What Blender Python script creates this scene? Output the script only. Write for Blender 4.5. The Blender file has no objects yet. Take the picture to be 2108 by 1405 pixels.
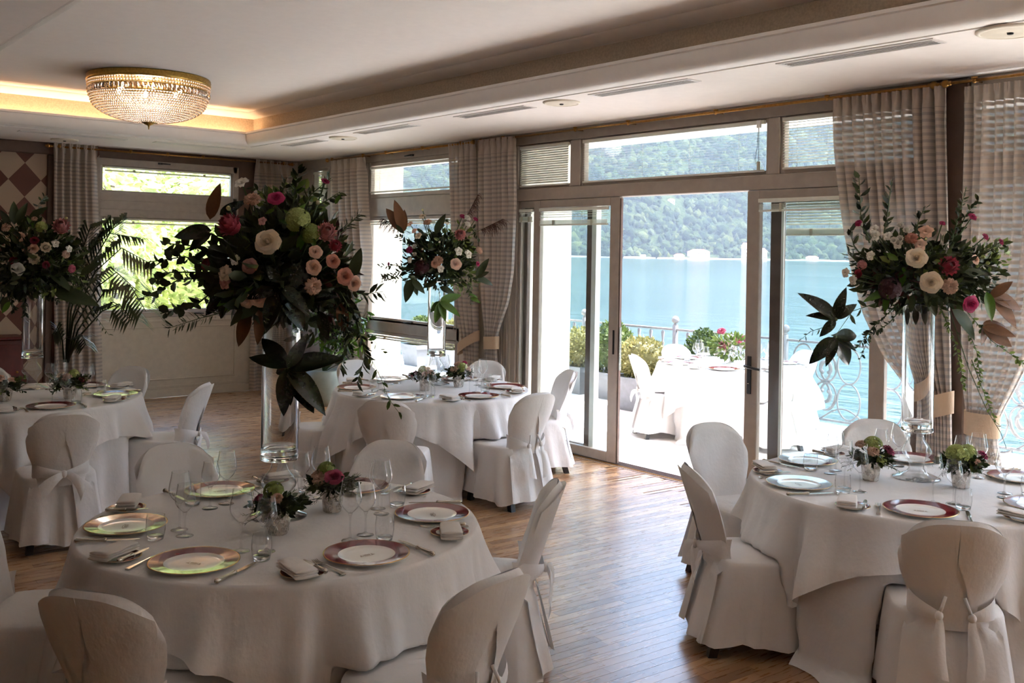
EXPOSURE=2.35; SKY=0.48; SUN=4.8; LED=5; CHV=3; HAZE=.00009
import bpy, bmesh, math, random
from mathutils import Vector, Matrix, Quaternion
PI=math.pi
scene=bpy.context.scene
col=scene.collection
# ------------------------------------------------------------------ camera
F=2050.0; PX,PY=1054.0,522.0; ROLL=math.atan(.017); YAW=math.radians(39.7); H=1.9
FW=Vector((math.sin(YAW),math.cos(YAW),0)); R0=Vector((math.cos(YAW),-math.sin(YAW),0)); Z0=Vector((0,0,1))
RT=R0*math.cos(ROLL)+Z0*math.sin(ROLL); UP=Z0*math.cos(ROLL)-R0*math.sin(ROLL)
CAM=Vector((0,0,H))
cd=bpy.data.cameras.new('camera'); cam=bpy.data.objects.new('camera',cd); col.objects.link(cam)
cam.matrix_world=Matrix(((RT.x,UP.x,-FW.x,CAM.x),(RT.y,UP.y,-FW.y,CAM.y),(RT.z,UP.z,-FW.z,CAM.z),(0,0,0,1)))
cd.sensor_width=36; cd.lens=36*F/2108; cd.shift_y=-(702.5-PY)/2108; cd.clip_end=6000; cd.clip_start=.05
scene.camera=cam
def ray(x,y): return FW+RT*((x-PX)/F)-UP*((y-PY)/F)
def onz(x,y,z): d=ray(x,y); return CAM+d*((z-H)/d.z)
def onx(x,y,X): d=ray(x,y); return CAM+d*(X/d.x)
def ony(x,y,Y): d=ray(x,y); return CAM+d*(Y/d.y)
def atd(x,y,dist): return CAM+ray(x,y)*dist
def pj(p):
    v=Vector(p)-CAM; w=v.dot(FW); return (PX+F*v.dot(RT)/w, PY-F*v.dot(UP)/w, w)
# ------------------------------------------------------------------ world, sun, exposure
vs=scene.view_settings; vs.view_transform='Standard'; vs.look='None'; vs.gamma=1; vs.use_curve_mapping=False; vs.exposure=EXPOSURE
w=bpy.data.worlds.new('sky'); scene.world=w; w.use_nodes=True
nt=w.node_tree; bg=nt.nodes['Background']
sky=nt.nodes.new('ShaderNodeTexSky'); sky.sky_type='NISHITA'; sky.sun_disc=False; sky.sun_elevation=math.radians(58); sky.sun_rotation=math.radians(128)
sky.air_density=1.0; sky.dust_density=2.2; sky.ozone_density=1.0
mx=nt.nodes.new('ShaderNodeMixRGB'); mx.blend_type='MULTIPLY'; mx.inputs[0].default_value=1; mx.inputs[2].default_value=(.97,.98,1.0,1); nt.links.new(sky.outputs[0],mx.inputs[1]); nt.links.new(mx.outputs[0],bg.inputs[0]); bg.inputs[1].default_value=SKY
SD=Vector((.456,-.33,1.0)).normalized()          # towards the sun
sl=bpy.data.lights.new('sun_offscreen','SUN'); sl.energy=SUN; sl.angle=math.radians(.6); sl.color=(1,.965,.93)
so=bpy.data.objects.new('sun_offscreen',sl); col.objects.link(so); so.rotation_euler=SD.to_track_quat('Z','Y').to_euler(); so.location=(12,-4,14)
scene.cycles.max_bounces=14; scene.cycles.diffuse_bounces=8; scene.cycles.glossy_bounces=4; scene.cycles.transmission_bounces=8
scene.cycles.transparent_max_bounces=40; scene.cycles.volume_bounces=0; scene.cycles.sample_clamp_indirect=10
scene.cycles.caustics_reflective=False; scene.cycles.caustics_refractive=False
# ------------------------------------------------------------------ materials
def srgb(r,g,b): 
    f=lambda c:(c/255/12.92 if c/255<=.04045 else ((c/255+.055)/1.055)**2.4)
    return (f(r),f(g),f(b),1)
class NT:
    def __init__(s,name):
        s.m=bpy.data.materials.new(name); s.m.use_nodes=True; s.t=s.m.node_tree; s.n=s.t.nodes; s.b=s.n['Principled BSDF']; s.out=s.n['Material Output']
    def node(s,t,**k):
        n=s.n.new(t)
        for a,v in k.items(): setattr(n,a,v)
        return n
    def link(s,a,b): s.t.links.new(a,b)
    def ramp(s,fac,stops,interp='LINEAR'):
        r=s.node('ShaderNodeValToRGB'); r.color_ramp.interpolation=interp; e=r.color_ramp.elements
        while len(e)<len(stops): e.new(.5)
        for i,(p,c) in enumerate(stops): e[i].position=p; e[i].color=c
        s.link(fac,r.inputs[0]); return r.outputs[0]
    def math(s,op,a,b=None,c=None):
        n=s.node('ShaderNodeMath',operation=op)
        for i,v in enumerate((a,b,c)):
            if v is None: continue
            if hasattr(v,'is_linked'): s.link(v,n.inputs[i])
            else: n.inputs[i].default_value=v
        return n.outputs[0]
    def mix(s,f,a,b):
        n=s.node('ShaderNodeMixRGB')
        for i,v in enumerate((f,a,b)):
            if hasattr(v,'is_linked'): s.link(v,n.inputs[i])
            else: n.inputs[i].default_value=v
        return n.outputs[0]
    def noise(s,scale,detail=3,vec=None,rough=.5):
        n=s.node('ShaderNodeTexNoise'); n.inputs['Scale'].default_value=scale; n.inputs['Detail'].default_value=detail; n.inputs['Roughness'].default_value=rough
        if vec is not None: s.link(vec,n.inputs['Vector'])
        return n.outputs[0]
    def obj(s): return s.node('ShaderNodeTexCoord').outputs['Object']
    def pos(s): return s.node('ShaderNodeNewGeometry').outputs['Position']
    def mapv(s,vec,scale=(1,1,1),rot=(0,0,0)):
        n=s.node('ShaderNodeMapping'); n.inputs['Scale'].default_value=scale; n.inputs['Rotation'].default_value=rot; s.link(vec,n.inputs[0]); return n.outputs[0]
    def bump(s,h,st=.2,d=.01):
        n=s.node('ShaderNodeBump'); n.inputs['Strength'].default_value=st; n.inputs['Distance'].default_value=d; s.link(h,n.inputs['Height']); s.link(n.outputs[0],s.b.inputs['Normal'])
    def set(s,**k):
        for a,v in k.items():
            i=s.b.inputs[a.replace('_',' ')]
            if hasattr(v,'is_linked'): s.link(v,i)
            else: i.default_value=v
        return s
M={}
def plain(name,c,rough=.5,metal=0,var=.06,scale=14,spec=.5,bump=0,**k):
    t=NT(name); c=srgb(*c); n=t.noise(scale,3,t.obj())
    d=tuple(x*(1-var*2) for x in c[:3])+(1,); l=tuple(min(1,x*(1+var)) for x in c[:3])+(1,)
    t.set(Base_Color=t.ramp(n,[(.3,d),(.7,l)]),Roughness=rough,Metallic=metal,**{'Specular_IOR_Level':spec},**k)
    if bump: t.bump(t.noise(scale*6,3,t.obj()),bump,.003)
    M[name]=t.m; return t
def objcol(name,rough=.6,sub=.0,var=.25,scale=30,trans=0):
    t=NT(name); oi=t.node('ShaderNodeObjectInfo'); n=t.noise(scale,2,t.obj())
    g=t.node('ShaderNodeNewGeometry'); fac=t.math('ADD',t.math('MULTIPLY',n,.4),t.math('MULTIPLY',g.outputs['Random Per Island'],.6))
    f=t.ramp(fac,[(.15,(1-var*2,1-var*2.1,1-var*2.2,1)),(.8,(1,1,1,1))])
    mx=t.node('ShaderNodeMixRGB',blend_type='MULTIPLY'); mx.inputs[0].default_value=1; t.link(oi.outputs['Color'],mx.inputs[1]); t.link(f,mx.inputs[2])
    t.set(Base_Color=mx.outputs[0],Roughness=rough)
    if trans:
        tr=t.node('ShaderNodeBsdfTranslucent'); t.link(mx.outputs[0],tr.inputs[0]); ms=t.node('ShaderNodeMixShader'); ms.inputs[0].default_value=trans
        t.link(t.b.outputs[0],ms.inputs[1]); t.link(tr.outputs[0],ms.inputs[2]); t.link(ms.outputs[0],t.out.inputs[0])
    M[name]=t.m
def leafmat(name,c1,c2,rough=.35,trans=.25,scale=18):
    t=NT(name); g=t.node('ShaderNodeNewGeometry'); n=t.noise(scale,2,t.obj())
    f=t.math('ADD',t.math('MULTIPLY',g.outputs['Random Per Island'],.6),t.math('MULTIPLY',n,.4))
    c=t.ramp(f,[(.15,srgb(*c1)),(.75,srgb(*c2))]); t.set(Base_Color=c,Roughness=rough)
    if trans:
        tr=t.node('ShaderNodeBsdfTranslucent'); t.link(c,tr.inputs[0]); ms=t.node('ShaderNodeMixShader'); ms.inputs[0].default_value=trans
        t.link(t.b.outputs[0],ms.inputs[1]); t.link(tr.outputs[0],ms.inputs[2]); t.link(ms.outputs[0],t.out.inputs[0])
    M[name]=t.m
def cloth(name,c,trans=.12,rough=.85,weave=900):
    t=NT(name); n=t.noise(5,3,t.obj()); cc=srgb(*c); d=tuple(x*.94 for x in cc[:3])+(1,)
    bc=t.ramp(n,[(.3,d),(.7,cc)]); t.set(Base_Color=bc,Roughness=rough,**{'Specular_IOR_Level':.2}); t.b.inputs['Sheen Weight'].default_value=.15
    t.bump(t.math('ADD',t.noise(9,4,t.mapv(t.obj(),(1,1,.45)),.6),t.math('MULTIPLY',t.noise(40,3,t.obj()),.25)),.32,.02)
    if trans:
        tr=t.node('ShaderNodeBsdfTranslucent'); t.link(bc,tr.inputs[0]); ms=t.node('ShaderNodeMixShader'); ms.inputs[0].default_value=trans
        t.link(t.b.outputs[0],ms.inputs[1]); t.link(tr.outputs[0],ms.inputs[2]); t.link(ms.outputs[0],t.out.inputs[0])
    M[name]=t.m
def thinglass(name,tint,ior=1.5,refl=1.0,rough=0.0,edge=0.0,smudge=0):
    t=NT(name); t.n.remove(t.b)
    lw=t.node('ShaderNodeLayerWeight'); lw.inputs[0].default_value=.5; fc=lw.outputs['Facing']; r0=((ior-1)/(ior+1))**2
    f=t.math('MULTIPLY',t.math('MULTIPLY_ADD',t.math('POWER',fc,5.0),1-r0,r0),refl)
    tr=t.node('ShaderNodeBsdfTransparent'); gl=t.node('ShaderNodeBsdfGlossy'); gl.inputs['Roughness'].default_value=rough
    if edge: t.link(t.ramp(fc,[(.5,tint),(.97,tuple(x*(1-edge) for x in tint[:3])+(1,))]),tr.inputs[0])
    else: tr.inputs[0].default_value=tint
    ms=t.node('ShaderNodeMixShader'); t.link(f,ms.inputs[0]); t.link(tr.outputs[0],ms.inputs[1]); t.link(gl.outputs[0],ms.inputs[2])
    last=ms.outputs[0]
    if smudge:
        df=t.node('ShaderNodeBsdfDiffuse'); df.inputs[0].default_value=(.9,.95,1,1); m2=t.node('ShaderNodeMixShader')
        nz=t.math('MULTIPLY',t.noise(2.2,4,t.pos()),smudge); t.link(nz,m2.inputs[0]); t.link(last,m2.inputs[1]); t.link(df.outputs[0],m2.inputs[2]); last=m2.outputs[0]
    t.link(last,t.out.inputs[0]); M[name]=t.m

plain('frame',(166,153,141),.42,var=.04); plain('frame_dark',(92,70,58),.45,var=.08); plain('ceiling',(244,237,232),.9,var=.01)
plain('molding',(240,235,230),.55,var=.01); plain('cove_fabric',(190,174,152),.9,var=.08,scale=60,bump=.3); plain('vent_metal',(222,216,212),.4,var=.03)
plain('vent_dark',(38,36,36),.7); plain('speaker',(232,222,204),.5,var=.02); plain('brass',(176,130,70),.28,metal=1,var=.12,scale=40); plain('gold',(196,160,84),.3,metal=1,var=.15,scale=60)
plain('panel',(192,180,162),.55,var=.04); plain('wall_brown',(96,72,58),.6,var=.08); plain('stone',(214,206,194),.9,var=.1,scale=9,bump=.5); plain('iron',(128,124,122),.5,var=.1); plain('plant_box',(112,114,120),.6,var=.08)
plain('blind',(226,226,214),.5,var=.02); plain('blind_tape',(196,190,168),.8); plain('black',(34,32,34),.35,var=.1); plain('leg_wood',(38,30,28),.4,var=.15); plain('white_plastic',(236,236,232),.4,var=.02)
plain('porcelain',(240,238,232),.12,var=.015,spec=.6); plain('burgundy',(112,24,36),.1,var=.08,spec=.7); plain('gilt',(190,150,86),.22,metal=1,var=.1); plain('crest',(120,92,60),.3,var=.25,scale=120); plain('silver',(200,192,178),.16,metal=1,var=.06)
plain('red_wood',(96,24,18),.4,var=.15); plain('stem_green',(74,92,50),.6); plain('bark',(84,66,50),.8,var=.2); plain('pot_grey',(136,142,132),.6,var=.06); plain('soil',(54,42,32),.9,var=.2)
plain('terrace_trim',(196,190,184),.8,var=.08); plain('house_wall',(228,212,198),.9); plain('house_roof',(188,108,86),.9); plain('boat',(236,236,236),.5); plain('shore',(142,134,118),.95,var=.2,scale=.08)
plain('underplate',(120,120,120),.6)
cloth('cotton',(230,227,225),.08); cloth('cotton_inner',(230,227,225),.08); cloth('linen',(224,218,210),.14); cloth('napkin',(228,222,216),.08); cloth('tie_band',(198,170,142),.05)
objcol('petal',.6,var=.16,scale=60,trans=.1); objcol('petal_deep',.6,var=.25,scale=60,trans=.15)
leafmat('magnolia_top',(14,24,12),(36,46,24),.22,.05); leafmat('magnolia_under',(88,54,28),(122,80,44),.7,.1)
leafmat('green_top',(52,84,26),(92,128,44),.25,.25); leafmat('foliage',(22,32,14),(66,78,36),.42,.2); leafmat('foliage_light',(66,88,34),(128,144,72),.45,.3); leafmat('foliage_red',(58,24,22),(92,46,34),.6,.15)
leafmat('palm',(24,34,16),(56,68,32),.4,.2); leafmat('box_green',(40,58,24),(92,108,50),.6,.3); leafmat('box_gold',(92,92,46),(150,142,88),.6,.3); leafmat('tree_green',(140,156,84),(218,224,152),.55,.5); leafmat('plume',(74,50,46),(118,86,72),.8,.2)
leafmat('berry',(30,40,18),(66,74,34),.4,0)
# window glass, wine glass, crystal
thinglass('pane',(.955,.99,.98,1),1.5,.8,0,0,smudge=.03)
thinglass('wine_glass',(.98,.98,.98,1),1.5,2.4,0,.5)
t=NT('vase_glass'); t.set(Base_Color=(.98,.99,.99,1),Roughness=0.0,**{'Transmission_Weight':1.0,'IOR':1.48}); M['vase_glass']=t.m
thinglass('foot_glass',(.97,.98,.98,1),1.5,2.2,0,.4)
t=NT('crystal'); t.set(Base_Color=srgb(255,236,222),Roughness=.0,**{'Transmission_Weight':.85,'IOR':1.5,'Specular_IOR_Level':.9}); t.b.inputs['Emission Color'].default_value=srgb(255,196,150); t.b.inputs['Emission Strength'].default_value=.0; M['crystal']=t.m
t=NT('bulb'); t.b.inputs['Emission Color'].default_value=srgb(255,214,170); t.b.inputs['Emission Strength'].default_value=4; M['bulb']=t.m
t=NT('led_strip'); t.b.inputs['Emission Color'].default_value=srgb(255,212,166); t.b.inputs['Emission Strength'].default_value=LED; M['led_strip']=t.m
# mercury glass
t=NT('mercury'); n=t.noise(26,5,t.obj(),.7); f=t.ramp(n,[(.50,(0,0,0,1)),(.62,(1,1,1,1))])
t.set(Base_Color=t.mix(f,srgb(226,220,212),srgb(150,138,126)),Roughness=t.math('MULTIPLY_ADD',f,.3,.22),Metallic=t.math('MULTIPLY_ADD',f,-.5,.75)); M['mercury']=t.m
# striped drape: sheer bands between satin bands
t=NT('drape'); sp=t.node('ShaderNodeSeparateXYZ'); t.link(t.pos(),sp.inputs[0]); s=t.math('FRACT',t.math('MULTIPLY',sp.outputs[2],1/.046)); sh=t.math('GREATER_THAN',s,.55)
# heading tape is solid
top=t.math('GREATER_THAN',sp.outputs[2],2.93); sh=t.math('MULTIPLY',sh,t.math('SUBTRACT',1,top))
cbase=t.mix(sh,srgb(190,175,162),srgb(168,155,146)); t.set(Base_Color=cbase,Roughness=t.math('MULTIPLY_ADD',sh,.3,.5)); t.b.inputs['Sheen Weight'].default_value=.3
tl=t.node('ShaderNodeBsdfTranslucent'); t.link(t.mix(sh,srgb(206,190,172),srgb(236,228,220)),tl.inputs[0]); ms=t.node('ShaderNodeMixShader'); ms.inputs[0].default_value=.14; t.link(t.b.outputs[0],ms.inputs[1]); t.link(tl.outputs[0],ms.inputs[2])
tp=t.node('ShaderNodeBsdfTransparent'); m2=t.node('ShaderNodeMixShader'); t.link(t.math('MULTIPLY',sh,.15),m2.inputs[0]); t.link(ms.outputs[0],m2.inputs[1]); t.link(tp.outputs[0],m2.inputs[2]); t.link(m2.outputs[0],t.out.inputs[0]); M['drape']=t.m
# wood planks
t=NT('plank'); oi=t.node('ShaderNodeObjectInfo'); g=t.node('ShaderNodeNewGeometry'); rnd=t.math('FRACT',t.math('ADD',oi.outputs['Random'],g.outputs['Random Per Island']))
v=t.mapv(t.pos(),(3,24,3)); nz=t.noise(2.2,3,v,.5); f=t.math('ADD',t.math('MULTIPLY_ADD',rnd,.62,.12),t.math('MULTIPLY',nz,.16))
t.set(Base_Color=t.ramp(f,[(.1,srgb(118,82,54)),(.45,srgb(156,116,80)),(.85,srgb(184,146,104))]),Roughness=t.math('MULTIPLY_ADD',nz,.06,.25),**{'Specular_IOR_Level':1.0}); M['plank']=t.m
# ogee wallpaper
t=NT('wallpaper'); sp=t.node('ShaderNodeSeparateXYZ'); t.link(t.pos(),sp.inputs[0])
cx=t.math('COSINE',t.math('MULTIPLY',t.math('SUBTRACT',sp.outputs[0],3.042),2*PI/.352)); cz=t.math('COSINE',t.math('MULTIPLY',t.math('SUBTRACT',sp.outputs[2],2.667),2*PI/.397)); f=t.math('GREATER_THAN',t.math('ADD',cx,cz),0.0)
t.set(Base_Color=t.mix(f,srgb(166,142,120),srgb(92,50,36)),Roughness=.7); M['wallpaper']=t.m
# terrace paving
t=NT('terrace'); n1=t.noise(1.1,5,t.pos()); n2=t.noise(14,4,t.pos()); f=t.math('ADD',t.math('MULTIPLY',n1,.6),t.math('MULTIPLY',n2,.4)); t.set(Base_Color=t.ramp(f,[(.35,srgb(214,206,200)),(.65,srgb(244,238,232))]),Roughness=.85); t.bump(n2,.3,.01); M['terrace']=t.m
# lake water
t=NT('water'); v=t.mapv(t.pos(),(.9,.35,1),(0,0,.5)); n1=t.noise(.8,6,v,.65); v2=t.mapv(t.pos(),(.05,.02,1),(0,0,.5)); n2=t.noise(.6,3,v2)
t.set(Base_Color=t.ramp(n2,[(.3,srgb(36,56,56)),(.7,srgb(50,70,69))]),Roughness=.12,**{'Specular_IOR_Level':.5}); t.bump(n1,.5,.35); M['water']=t.m

# wooded slope: leafy mottling and relief on every crown
t=NT('forest'); g=t.node('ShaderNodeNewGeometry'); n1=t.noise(.22,5,t.pos(),.7); f=t.math('ADD',t.math('MULTIPLY',g.outputs['Random Per Island'],.45),t.math('MULTIPLY',n1,.55))
t.set(Base_Color=t.ramp(f,[(.2,srgb(18,30,18)),(.5,srgb(40,54,30)),(.8,srgb(78,84,50))]),Roughness=.95,**{'Specular_IOR_Level':.05}); t.bump(n1,1.0,6.0); M['forest']=t.m
# ------------------------------------------------------------------ helpers
class MB:
    def __init__(s): s.v=[]; s.f=[]; s.mi=[]
    def add(s,vs,fs,mi=0):
        o=len(s.v); s.v+=[tuple(p) for p in vs]; s.f+=[tuple(i+o for i in f) for f in fs]; s.mi+=[mi]*len(fs); return s
    def box(s,a,b,mi=0):
        x0,y0,z0=[min(p,q) for p,q in zip(a,b)]; x1,y1,z1=[max(p,q) for p,q in zip(a,b)]
        return s.add([(x0,y0,z0),(x1,y0,z0),(x1,y1,z0),(x0,y1,z0),(x0,y0,z1),(x1,y0,z1),(x1,y1,z1),(x0,y1,z1)],[(0,3,2,1),(4,5,6,7),(0,1,5,4),(1,2,6,5),(2,3,7,6),(3,0,4,7)],mi)
    def bbox(s,a,b,c=.006,mi=0):
        # box with chamfered edges
        x0,y0,z0=[min(p,q) for p,q in zip(a,b)]; x1,y1,z1=[max(p,q) for p,q in zip(a,b)]; c=min(c,(x1-x0)*.4,(y1-y0)*.4,(z1-z0)*.4)
        bm=bmesh.new(); bmesh.ops.create_cube(bm,size=1)
        for v in bm.verts: v.co=Vector(((x0+x1)/2+v.co.x*(x1-x0),(y0+y1)/2+v.co.y*(y1-y0),(z0+z1)/2+v.co.z*(z1-z0)))
        bmesh.ops.bevel(bm,geom=bm.edges[:],offset=c,segments=1,affect='EDGES'); s.bm(bm,mi); return s
    def bm(s,bm,mi=0):
        bm.verts.index_update(); s.add([v.co for v in bm.verts],[[v.index for v in f.verts] for f in bm.faces],mi); bm.free(); return s
    def lathe(s,prof,n=24,c=(0,0,0),mi=0,closed=False):
        # prof: (r,z) list
        vs=[];fs=[];m=len(prof)
        for r,z in prof:
            for k in range(n): a=2*PI*k/n; vs.append((c[0]+r*math.cos(a),c[1]+r*math.sin(a),c[2]+z))
        for i in range(m-1 if not closed else m):
            j=(i+1)%m
            for k in range(n):
                l=(k+1)%n; fs.append((i*n+k,i*n+l,j*n+l,j*n+k))
        return s.add(vs,fs,mi)
    def tube(s,pts,r,n=6,mi=0,cap=True):
        pts=[Vector(p) for p in pts]; m=len(pts); rr=r if isinstance(r,(list,tuple)) else [r]*m
        vs=[];fs=[]; up=Vector((0,0,1)); prev=None
        for i,p in enumerate(pts):
            d=(pts[min(i+1,m-1)]-pts[max(i-1,0)]); d=d.normalized() if d.length>1e-9 else Vector((0,0,1))
            if prev is None: a=d.orthogonal().normalized()
            else: a=(prev-d*prev.dot(d)); a=a.normalized() if a.length>1e-6 else d.orthogonal().normalized()
            prev=a; b=d.cross(a)
            for k in range(n): t=2*PI*k/n; vs.append(p+a*(rr[i]*math.cos(t))+b*(rr[i]*math.sin(t)))
        for i in range(m-1):
            for k in range(n): l=(k+1)%n; fs.append((i*n+k,i*n+l,(i+1)*n+l,(i+1)*n+k))
        if cap: fs.append(tuple(range(n-1,-1,-1))); fs.append(tuple((m-1)*n+k for k in range(n)))
        return s.add(vs,fs,mi)
    def grid(s,fn,nu,nv,mi=0,wrap=False):
        vs=[fn(i/(nu if wrap else nu-1) if True else 0,j/(nv-1)) for j in range(nv) for i in range(nu)]; fs=[]
        for j in range(nv-1):
            for i in range(nu if wrap else nu-1): k=(i+1)%nu; fs.append((j*nu+i,j*nu+k,(j+1)*nu+k,(j+1)*nu+i))
        return s.add(vs,fs,mi)
    def ico(s,c,r,sub=1,mi=0,sc=(1,1,1)):
        bm=bmesh.new(); bmesh.ops.create_icosphere(bm,subdivisions=sub,radius=r)
        for v in bm.verts: v.co=Vector((c[0]+v.co.x*sc[0],c[1]+v.co.y*sc[1],c[2]+v.co.z*sc[2]))
        return s.bm(bm,mi)
    def disc(s,c,r,n=24,mi=0,up=True):
        vs=[(c[0]+r*math.cos(2*PI*k/n),c[1]+r*math.sin(2*PI*k/n),c[2]) for k in range(n)]; return s.add(vs,[tuple(range(n)) if up else tuple(range(n-1,-1,-1))],mi)
    def mesh(s,name,mats,smooth=True):
        me=bpy.data.meshes.new(name); me.from_pydata(s.v,[],s.f)
        for m in (mats if isinstance(mats,(list,tuple)) else [mats]): me.materials.append(M[m])
        if any(s.mi): me.polygons.foreach_set('material_index',s.mi)
        if smooth: me.polygons.foreach_set('use_smooth',[True]*len(me.polygons))
        me.update(); return me
    def build(s,name,mats,parent=None,smooth=True,angle=None,loc=None):
        me=s.mesh(name,mats,smooth)
        if angle is not None:
            try: me.set_sharp_from_angle(angle=math.radians(angle))
            except Exception: pass
        return put(name,me,parent,loc)
def put(name,me,parent=None,loc=None,rot=None,scale=None,color=None,kind=None):
    o=bpy.data.objects.new(name,me); col.objects.link(o)
    if parent is not None: o.parent=parent
    if loc is not None: o.location=loc
    if rot is not None:
        if isinstance(rot,Quaternion): o.rotation_mode='QUATERNION'; o.rotation_quaternion=rot
        else: o.rotation_euler=rot
    if scale is not None: o.scale=scale if isinstance(scale,(tuple,list,Vector)) else (scale,)*3
    if color is not None: o.color=color
    if kind: o['kind']=kind
    return o
def tag(o,label=None,cat=None,group=None,kind=None):
    if label: o['label']=label
    if cat: o['category']=cat
    if group: o['group']=group
    if kind: o['kind']=kind
    return o
def thing(name,label,cat,loc=(0,0,0),rz=0,group=None):
    o=bpy.data.objects.new(name,None); col.objects.link(o); o.location=loc; o.rotation_euler=(0,0,rz); o.empty_display_size=.05
    return tag(o,label,cat,group)
def kids(o): return [c for c in ALLK.get(o.name,[])]
def copy_tree(o,loc=None,rz=None,label=None,group=None,parent=None):
    c=o.copy(); col.objects.link(c); c.parent=parent
    if loc is not None: c.location=loc
    if rz is not None: c.rotation_euler=(0,0,rz)
    if label: c['label']=label
    if group: c['group']=group
    for ch in list(o.children): copy_tree(ch,parent=c)
    return c
def struct(o): o['kind']='structure'; return o
def lerp(a,b,t): return a+(b-a)*t
def ss(a,b,x): t=max(0,min(1,(x-a)/(b-a))); return t*t*(3-2*t)
def interp(x,pts):
    if x<=pts[0][0]: return pts[0][1]
    for (a,b),(c,d) in zip(pts,pts[1:]):
        if x<=c: return lerp(b,d,(x-a)/(c-a))
    return pts[-1][1]
# ------------------------------------------------------------------ room shell
XW=6.52; YW=12.6; ZC=3.12; ZT=3.53; XL=-3.2; YB=-3.0
TX0,TX1,TY0,TY1=1.46,5.2,-1.4,11.2     # ceiling tray
random.seed(7)
# floor: sub-floor and planks
fl=struct(MB().box((XL-.1,YB-.1,-.14),(XW+.02,YW+.02,-.012)).build('floor','underplate',smooth=False))
pa=math.radians(-3); ca,sa=math.cos(pa),math.sin(pa); PW=.062
planks=[]
row=-150
while row*PW<16:
    v=row*PW; u=-5-random.random()
    while u<9.5:
        L=random.choice((.45,.6,.75,.9,1.1)); uc,vc=u+L/2,v+PW/2
        x,y=uc*ca-vc*sa,uc*sa+vc*ca
        hx=L/2
        if XL<x-hx and x-hx<XW-.12 and YB<y<YW-.03: planks.append((x,y,L,uc,vc))
        u+=L
    row+=1
pm=MB().bbox((-.5,-.5,-.012),(.5,.5,0),.0).mesh('plank','plank',False) if False else MB().box((-.5,-.5,-.014),(.5,.5,0)).mesh('plank','plank',False)
VIS=[(1195,955,1400,1405),(0,1085,135,1235),(310,800,660,960),(960,990,1130,1140),(640,830,690,900),(1480,1330,1660,1405)]
def pscore(p):
    a=pj((p[0],p[1],0))
    if a[2]<.6: return -1
    ok=any(x0-20<=a[0]<=x1+20 and y0-4<=a[1]<=y1+10 for x0,y0,x1,y1 in VIS)
    if not ok: return -1
    return p[2]/a[2]**3
order=sorted(range(len(planks)),key=lambda i:-pscore(planks[i]))
sel=set(i for i in order[:300] if pscore(planks[i])>0)
rest=MB()
for i,(x,y,L,uc,vc) in enumerate(planks):
    if x+L/2>XW-.05: # trim at the window wall
        L2=XW-.05-(x-L/2); x=x-L/2+L2/2; L=L2
        if L<.05: continue
    if i in sel: put('plank',pm,fl,(x,y,0),(0,0,pa),(L-.001,PW-.0017,1))
    else:
        a,b=(L-.001)/2,(PW-.0017)/2
        c=[(x+sx*a*ca-sy*b*sa,y+sx*a*sa+sy*b*ca) for sx,sy in ((-1,-1),(1,-1),(1,1),(-1,1))]
        rest.add([(p[0],p[1],0) for p in c]+[(p[0],p[1],-.014) for p in c],[(0,1,2,3),(0,4,5,1),(1,5,6,2),(2,6,7,3),(3,7,4,0)])
o=rest.build('planks','plank',fl,smooth=False); o['kind']='stuff'
# ceiling: soffit ring, tray top and cove face
b=MB()
for x0,y0,x1,y1 in ((XL,YB,TX0,YW),(TX1,YB,XW+.14,YW),(TX0,YB,TX1,TY0),(TX0,TY1,TX1,YW)): b.box((x0,y0,ZC),(x1,y1,ZC+.03))
b.box((TX0-.3,TY0-.3,ZT),(TX1+.3,TY1+.3,ZT+.1))
for x0,y0,x1,y1 in ((XL-.1,YB-.1,TX0-.3,YW+.1),(TX1+.3,YB-.1,XW+.3,YW+.1),(TX0-.3,YB-.1,TX1+.3,TY0-.3),(TX0-.3,TY1+.3,TX1+.3,YW+.1)): b.box((x0,y0,ZT-.05),(x1,y1,ZT+.1))
struct(b.build('ceiling','ceiling',smooth=False))
def loop_profile(prof,x0,y0,x1,y1):
    # prof (inward offset, z); mitred rectangular loop
    vs=[];fs=[];m=len(prof)
    for d,z in prof: vs+=[(x0+d,y0+d,z),(x1-d,y0+d,z),(x1-d,y1-d,z),(x0+d,y1-d,z)]
    for i in range(m-1):
        for k in range(4): l=(k+1)%4; fs.append((i*4+k,i*4+l,(i+1)*4+l,(i+1)*4+k))
    return vs,fs
mp=[(0,ZC+.03),(0,ZC-.001),(.006,ZC-.001),(.006,ZC+.012),(.014,ZC+.012),(.016,ZC+.004),(.03,ZC+.006)]
for k in range(9):
    a=k/8*PI/2; mp.append((.03+.092*math.sin(a)*1.0,ZC+.006+.125*(1-math.cos(a))))
mp+=[(.128,ZC+.137),(.135,ZC+.139),(.135,ZC+.16),(.12,ZC+.165),(.105,ZC+.16),(.1,ZC+.1),(.05,ZC+.05),(-.05,ZC+.04)]
struct(MB().add(*loop_profile(mp,TX0,TY0,TX1,TY1)).build('trim_1','molding',angle=35))
cp=[(-.055,ZC+.03),(-.055,3.465)]
struct(MB().add(*loop_profile(cp,TX0,TY0,TX1,TY1)).build('trim_2','cove_fabric',smooth=False))
cv=[(-.055,3.465),(-.05,3.47)]+[(-.05+.13*math.sin(k/8*PI/2),3.47+.061*(1-math.cos(k/8*PI/2))) for k in range(9)]
struct(MB().add(*loop_profile(cv,TX0,TY0,TX1,TY1)).build('trim_3','ceiling'))
# warm strip light in the far trough
ld=MB().box((TX0+.1,TY1-.045,ZC+.08),(TX1-.02,TY1-.02,ZC+.09)).build('light_strip','led_strip',smooth=False); tag(ld,'warm light strip hidden behind the ceiling moulding above the far window','light strip')
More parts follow.
